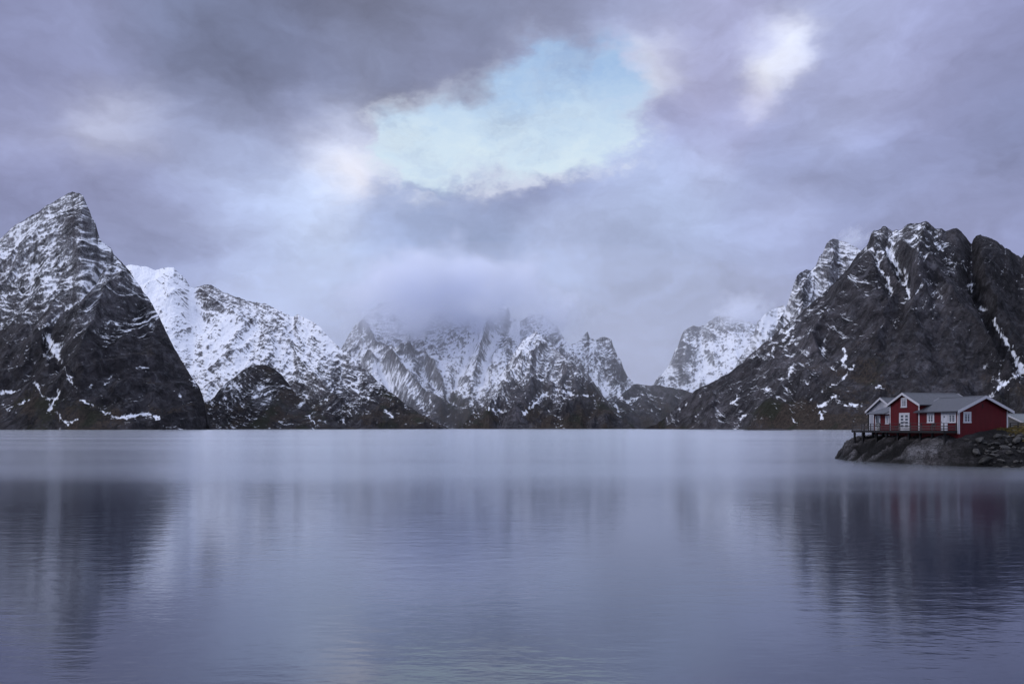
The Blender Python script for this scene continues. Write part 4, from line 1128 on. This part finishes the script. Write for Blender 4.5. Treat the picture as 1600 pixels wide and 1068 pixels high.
# low red cabin in front
ox, oy = wp(7.17, 0)
low = house('red_cabin', 'low red wooden cabin with a broad plain gable and one small white window', (ox, oy, 3.9), YAW + math.pi / 2, 6.9, 7.17, 2.72, 1.62, M_RED, M_ROOF, ov=0.45, eav=0.5, far_barge=False, foot=0.9, barge_h=0.34)
W = 7.17
fp = Plane((0, W, 0), (0, -1, 0), (-1, 0, 0))
window(fp, 0.65, 1.77, 1.22, 2.53, low, 2, 2, label='small white window near the corner of the broad gable')
v = MB(); fp.box(v, 3.42, 3.56, 3.05, 3.50, 0.002, 0.03); v.build('vent', M_DARK, low)
# visible end of its far barge board where it meets the taller roof
e0 = 2.72 - (1.62 / (W / 2)) * 0.5
MB().prism([(W / 2, 2.72 + 1.62 + 0.15), (W / 2, 2.72 + 1.62 - 0.12), (W / 2 + 1.7, 2.72 + 1.62 - 0.12 - 1.7 * 1.62 / (W / 2)), (W / 2 + 1.7, 2.72 + 1.62 + 0.15 - 1.7 * 1.62 / (W / 2))], 'x', 6.902, 6.94).build('barge_board', M_WHITE, low)
sp = Plane((0, W, 0), (1, 0, 0), (0, 1, 0))
window(sp, 3.86, 5.04, 1.22, 2.50, low, 2, 2, label='white window between the plank door and the taller cabin')
window(sp, 0.38, 1.66, 1.22, 2.48, low, 2, 3, fw=0.10, label='wide white window beside the plank door')
d = MB(); sp.box(d, 1.70, 2.72, 0.27, 2.50, 0.002, 0.055); pd = d.build('door', M_DWHITE, low)
g = MB()
oc = [(2.21 + 0.12 * math.cos(k * math.pi / 4), 1.95 + 0.13 * math.sin(k * math.pi / 4)) for k in range(8)]
for k in range(8): pass
sp.box(g, 2.11, 2.31, 1.84, 2.06, 0.05, 0.062); g.build('pane', M_GLASS, pd)
g = MB(); sp.box(g, 2.58, 2.62, 1.25, 1.40, 0.056, 0.10); g.build('handle', M_IRON, pd)
MB().box(0.05, 0.19, W + 0.002, W + 0.028, -0.12, 2.70).build('corner_board', M_WHITE, low)

# pale grey house behind
grey = house('grey_cabin', 'pale grey wooden house half hidden behind the taller red cabin', (53.85, 112.4, 4.1), YAW, 7.5, 5.4, 2.95, 1.66, M_GREYW, M_ROOF, ov=0.35, eav=0.48, foot=1.2)
g2 = Plane((0, 0, 0), (0, 1, 0), (-1, 0, 0))
window(g2, 1.55, 2.25, 3.05, 3.65, grey, 1, 0, fw=0.09, label='tiny dark gable window', curtain=False)
window(g2, 3.6, 4.5, 1.0, 2.2, grey, 2, 1)


# ------------------------------------------------------------------ deck and railing
def build_deck():
    deck = empty('deck', (*wp(0, 0), 4.17), YAW)
    tag(deck, 'long dark timber deck on posts running along the water side of the red cabins', 'deck')
    f = MB()
    k = 0
    n = 0.22
    while n < 17.0:
        r1 = -0.03 if n < 11.75 else (-0.02 if n < 15.05 else 2.0)
        f.box(-1.92, r1, n, n + 0.135, -0.045, 0.0); n += 0.15
    f.build('floor', M_DECK, deck)
    b = MB()
    b.box(-1.98, -1.93, 0.2, 17.05, -0.30, 0.01); b.box(-1.93, -0.04, 0.16, 0.205, -0.30, 0.01); b.box(-1.93, 2.0, 17.005, 17.05, -0.30, 0.01)
    for i in range(9):
        q = 0.8 + i * 2.0
        b.box(-1.92, -0.05 if q < 11 else 1.9 if q > 15.1 else -.05, q, q + 0.12, -0.24, -0.05)
    b.build('beam', M_DARK, deck)
    for i in range(9):
        q = 0.9 + i * 2.0
        if i == 8: q = 16.6
        for r in ((-1.80,) if q > 14 else (-1.15,)) + ((-0.3, 1.6) if q > 15.5 else (-0.2,) if q > 12 else ()):
            x, y = wp(r, q)
            z = hz(x, y) - 4.17 - 0.3
            if z > -0.25: continue
            w_ = 0.11
            MB().box(r - w_, r + w_, q - w_, q + w_, z, -0.25).build('post', M_DARK, deck)
    return deck


build_deck()


def build_railing():
    rl = empty('railing', (*wp(0, 0), 4.17), YAW)
    tag(rl, 'dark wooden railing of three boards along the edge of the deck', 'railing')
    path = [(-0.1, 0.28), (-1.86, 0.28), (-1.86, 16.95), (1.95, 16.95)]
    for (a, b) in zip(path[:-1], path[1:]):
        Ld = math.hypot(b[0] - a[0], b[1] - a[1]); m = max(1, round(Ld / 1.9))
        for k in range(m + (1 if b == path[-1] else 0)):
            t = k / m
            x, y = a[0] + (b[0] - a[0]) * t, a[1] + (b[1] - a[1]) * t
            MB().box(x - 0.045, x + 0.045, y - 0.045, y + 0.045, 0.0, 0.90).build('post', M_RAIL, rl)
        rb = MB()
        for z in (0.22, 0.52):
            rb.bar((a[0], a[1], z), (b[0], b[1], z), 0.03, 0.11)
        rb.bar((a[0], a[1], 0.90), (b[0], b[1], 0.90), 0.11, 0.045)
        rb.build('rail', M_RAIL, rl)


build_railing()


def chair(r, n, label, rz):
    root = empty('deck_chair', (*wp(r, n), 4.17), YAW + rz)
    tag(root, label, 'chair', 'dark chairs on the deck')
    s = MB()
    for k in range(4): s.box(-0.24 + k * 0.122, -0.24 + k * 0.122 + 0.105, -0.24, 0.24, 0.42, 0.45)
    s.build('seat', M_IRON, root)
    b = MB()
    for k in range(4): b.bar((0.25 + 0.035 * k, -0.23, 0.52 + k * 0.11), (0.25 + 0.035 * k, 0.23, 0.52 + k * 0.11), 0.02, 0.085)
    b.build('backrest', M_IRON, root)
    for y in (-0.235, 0.235):
        MB().bar((-0.25, y, 0.44), (0.24, y, 0.0), 0.035, 0.035).build('leg', M_IRON, root)
        MB().bar((0.40, y, 0.95), (-0.24, y, 0.0), 0.035, 0.035).build('leg', M_IRON, root)


chair(-1.35, 2.6, 'dark slatted folding chair in front of the white plank door', 0.5)
chair(-1.30, 8.9, 'dark slatted folding chair in front of the white double doors', -0.4)


def shrub(r, n):
    root = empty('potted_shrub', (*wp(r, n), 4.17), 0)
    tag(root, 'small dark shrub in a pale pot standing on the deck by the porch', 'potted plant')
    MB().tube([(0, 0, 0), (0, 0, 0.04), (0, 0, 0.30), (0, 0, 0.33)], [0.15, 0.16, 0.22, 0.23], 14).build('pot', M_POT, root)
    rng = random.Random(3); mb = MB()
    for i in range(420):
        a = rng.uniform(0, 6.28); b = rng.uniform(-1, 1); q = rng.uniform(.4, 1) ** .5
        c = Vector((math.cos(a) * math.sqrt(1 - b * b) * .36 * q, math.sin(a) * math.sqrt(1 - b * b) * .36 * q, .68 + b * .34 * q))
        u = Vector((rng.uniform(-1, 1), rng.uniform(-1, 1), rng.uniform(-1, 1))).normalized() * .05
        w_ = u.orthogonal().normalized() * .025
        mb.add([c - u, c + w_, c + u, c - w_], [(0, 1, 2, 3)])
    me = bpy.data.meshes.new('foliage'); me.from_pydata(mb.v, [], mb.f)
    link_mesh('foliage', me, M_LEAF, root)


shrub(-1.2, 12.6)


# ------------------------------------------------------------------ things at the right-hand edge
def build_edge():
    x, y = 68.6, 107.5
    sh = house('boathouse', 'weathered grey boathouse with a pale roof beyond the low red cabin', (x, y, 3.7), math.radians(20), 7.0, 4.6, 1.55, 1.05, M_SHED, M_SHEDROOF, ov=0.3, eav=0.35, foot=1.0, barge_h=0.2)
    sh['category'] = 'boathouse'
    pl = Plane((0, 0, 0), (1, 0, 0), (0, -1, 0))
    d = MB(); pl.box(d, 1.2, 2.3, 0, 1.5, 0.002, 0.04); d.build('door', M_DARK, sh)
    window(pl, 3.2, 4.1, 0.55, 1.25, sh, 2, 1, fw=0.08)
    fe = empty('fence', (61.4, 98.6, 0), 0)
    tag(fe, 'short dark slatted fence at the grass corner beside the low red cabin', 'fence')
    a, b = Vector((0, 0, 0)), Vector((2.2, 0.4, 0))
    for k in range(3):
        p = a.lerp(b, k / 2); z = hz(61.4 + p.x, 98.6 + p.y)
        MB().box(p.x - .05, p.x + .05, p.y - .05, p.y + .05, z - .3, 5.15).build('post', M_DARK, fe)
    rb = MB()
    for z in (4.25, 4.55, 4.85, 5.1): rb.bar((a.x, a.y - .06, z), (b.x, b.y - .06, z), 0.03, 0.12)
    rb.build('rail', M_RAIL, fe)
    po = empty('utility_pole', (77.6, 125, 0), 0)
    tag(po, 'thin dark wooden pole standing beyond the low red cabin', 'pole')
    z = hz(77.6, 125)
    MB().tube([(0, 0, z - .5), (0, 0, 7), (0.02, 0, 9.9)], [.15, .13, .11], 10).build('shaft', M_DARK, po)
    MB().box(-.5, .5, -.05, .05, 9.35, 9.47).build('crossarm', M_DARK, po)


build_edge()
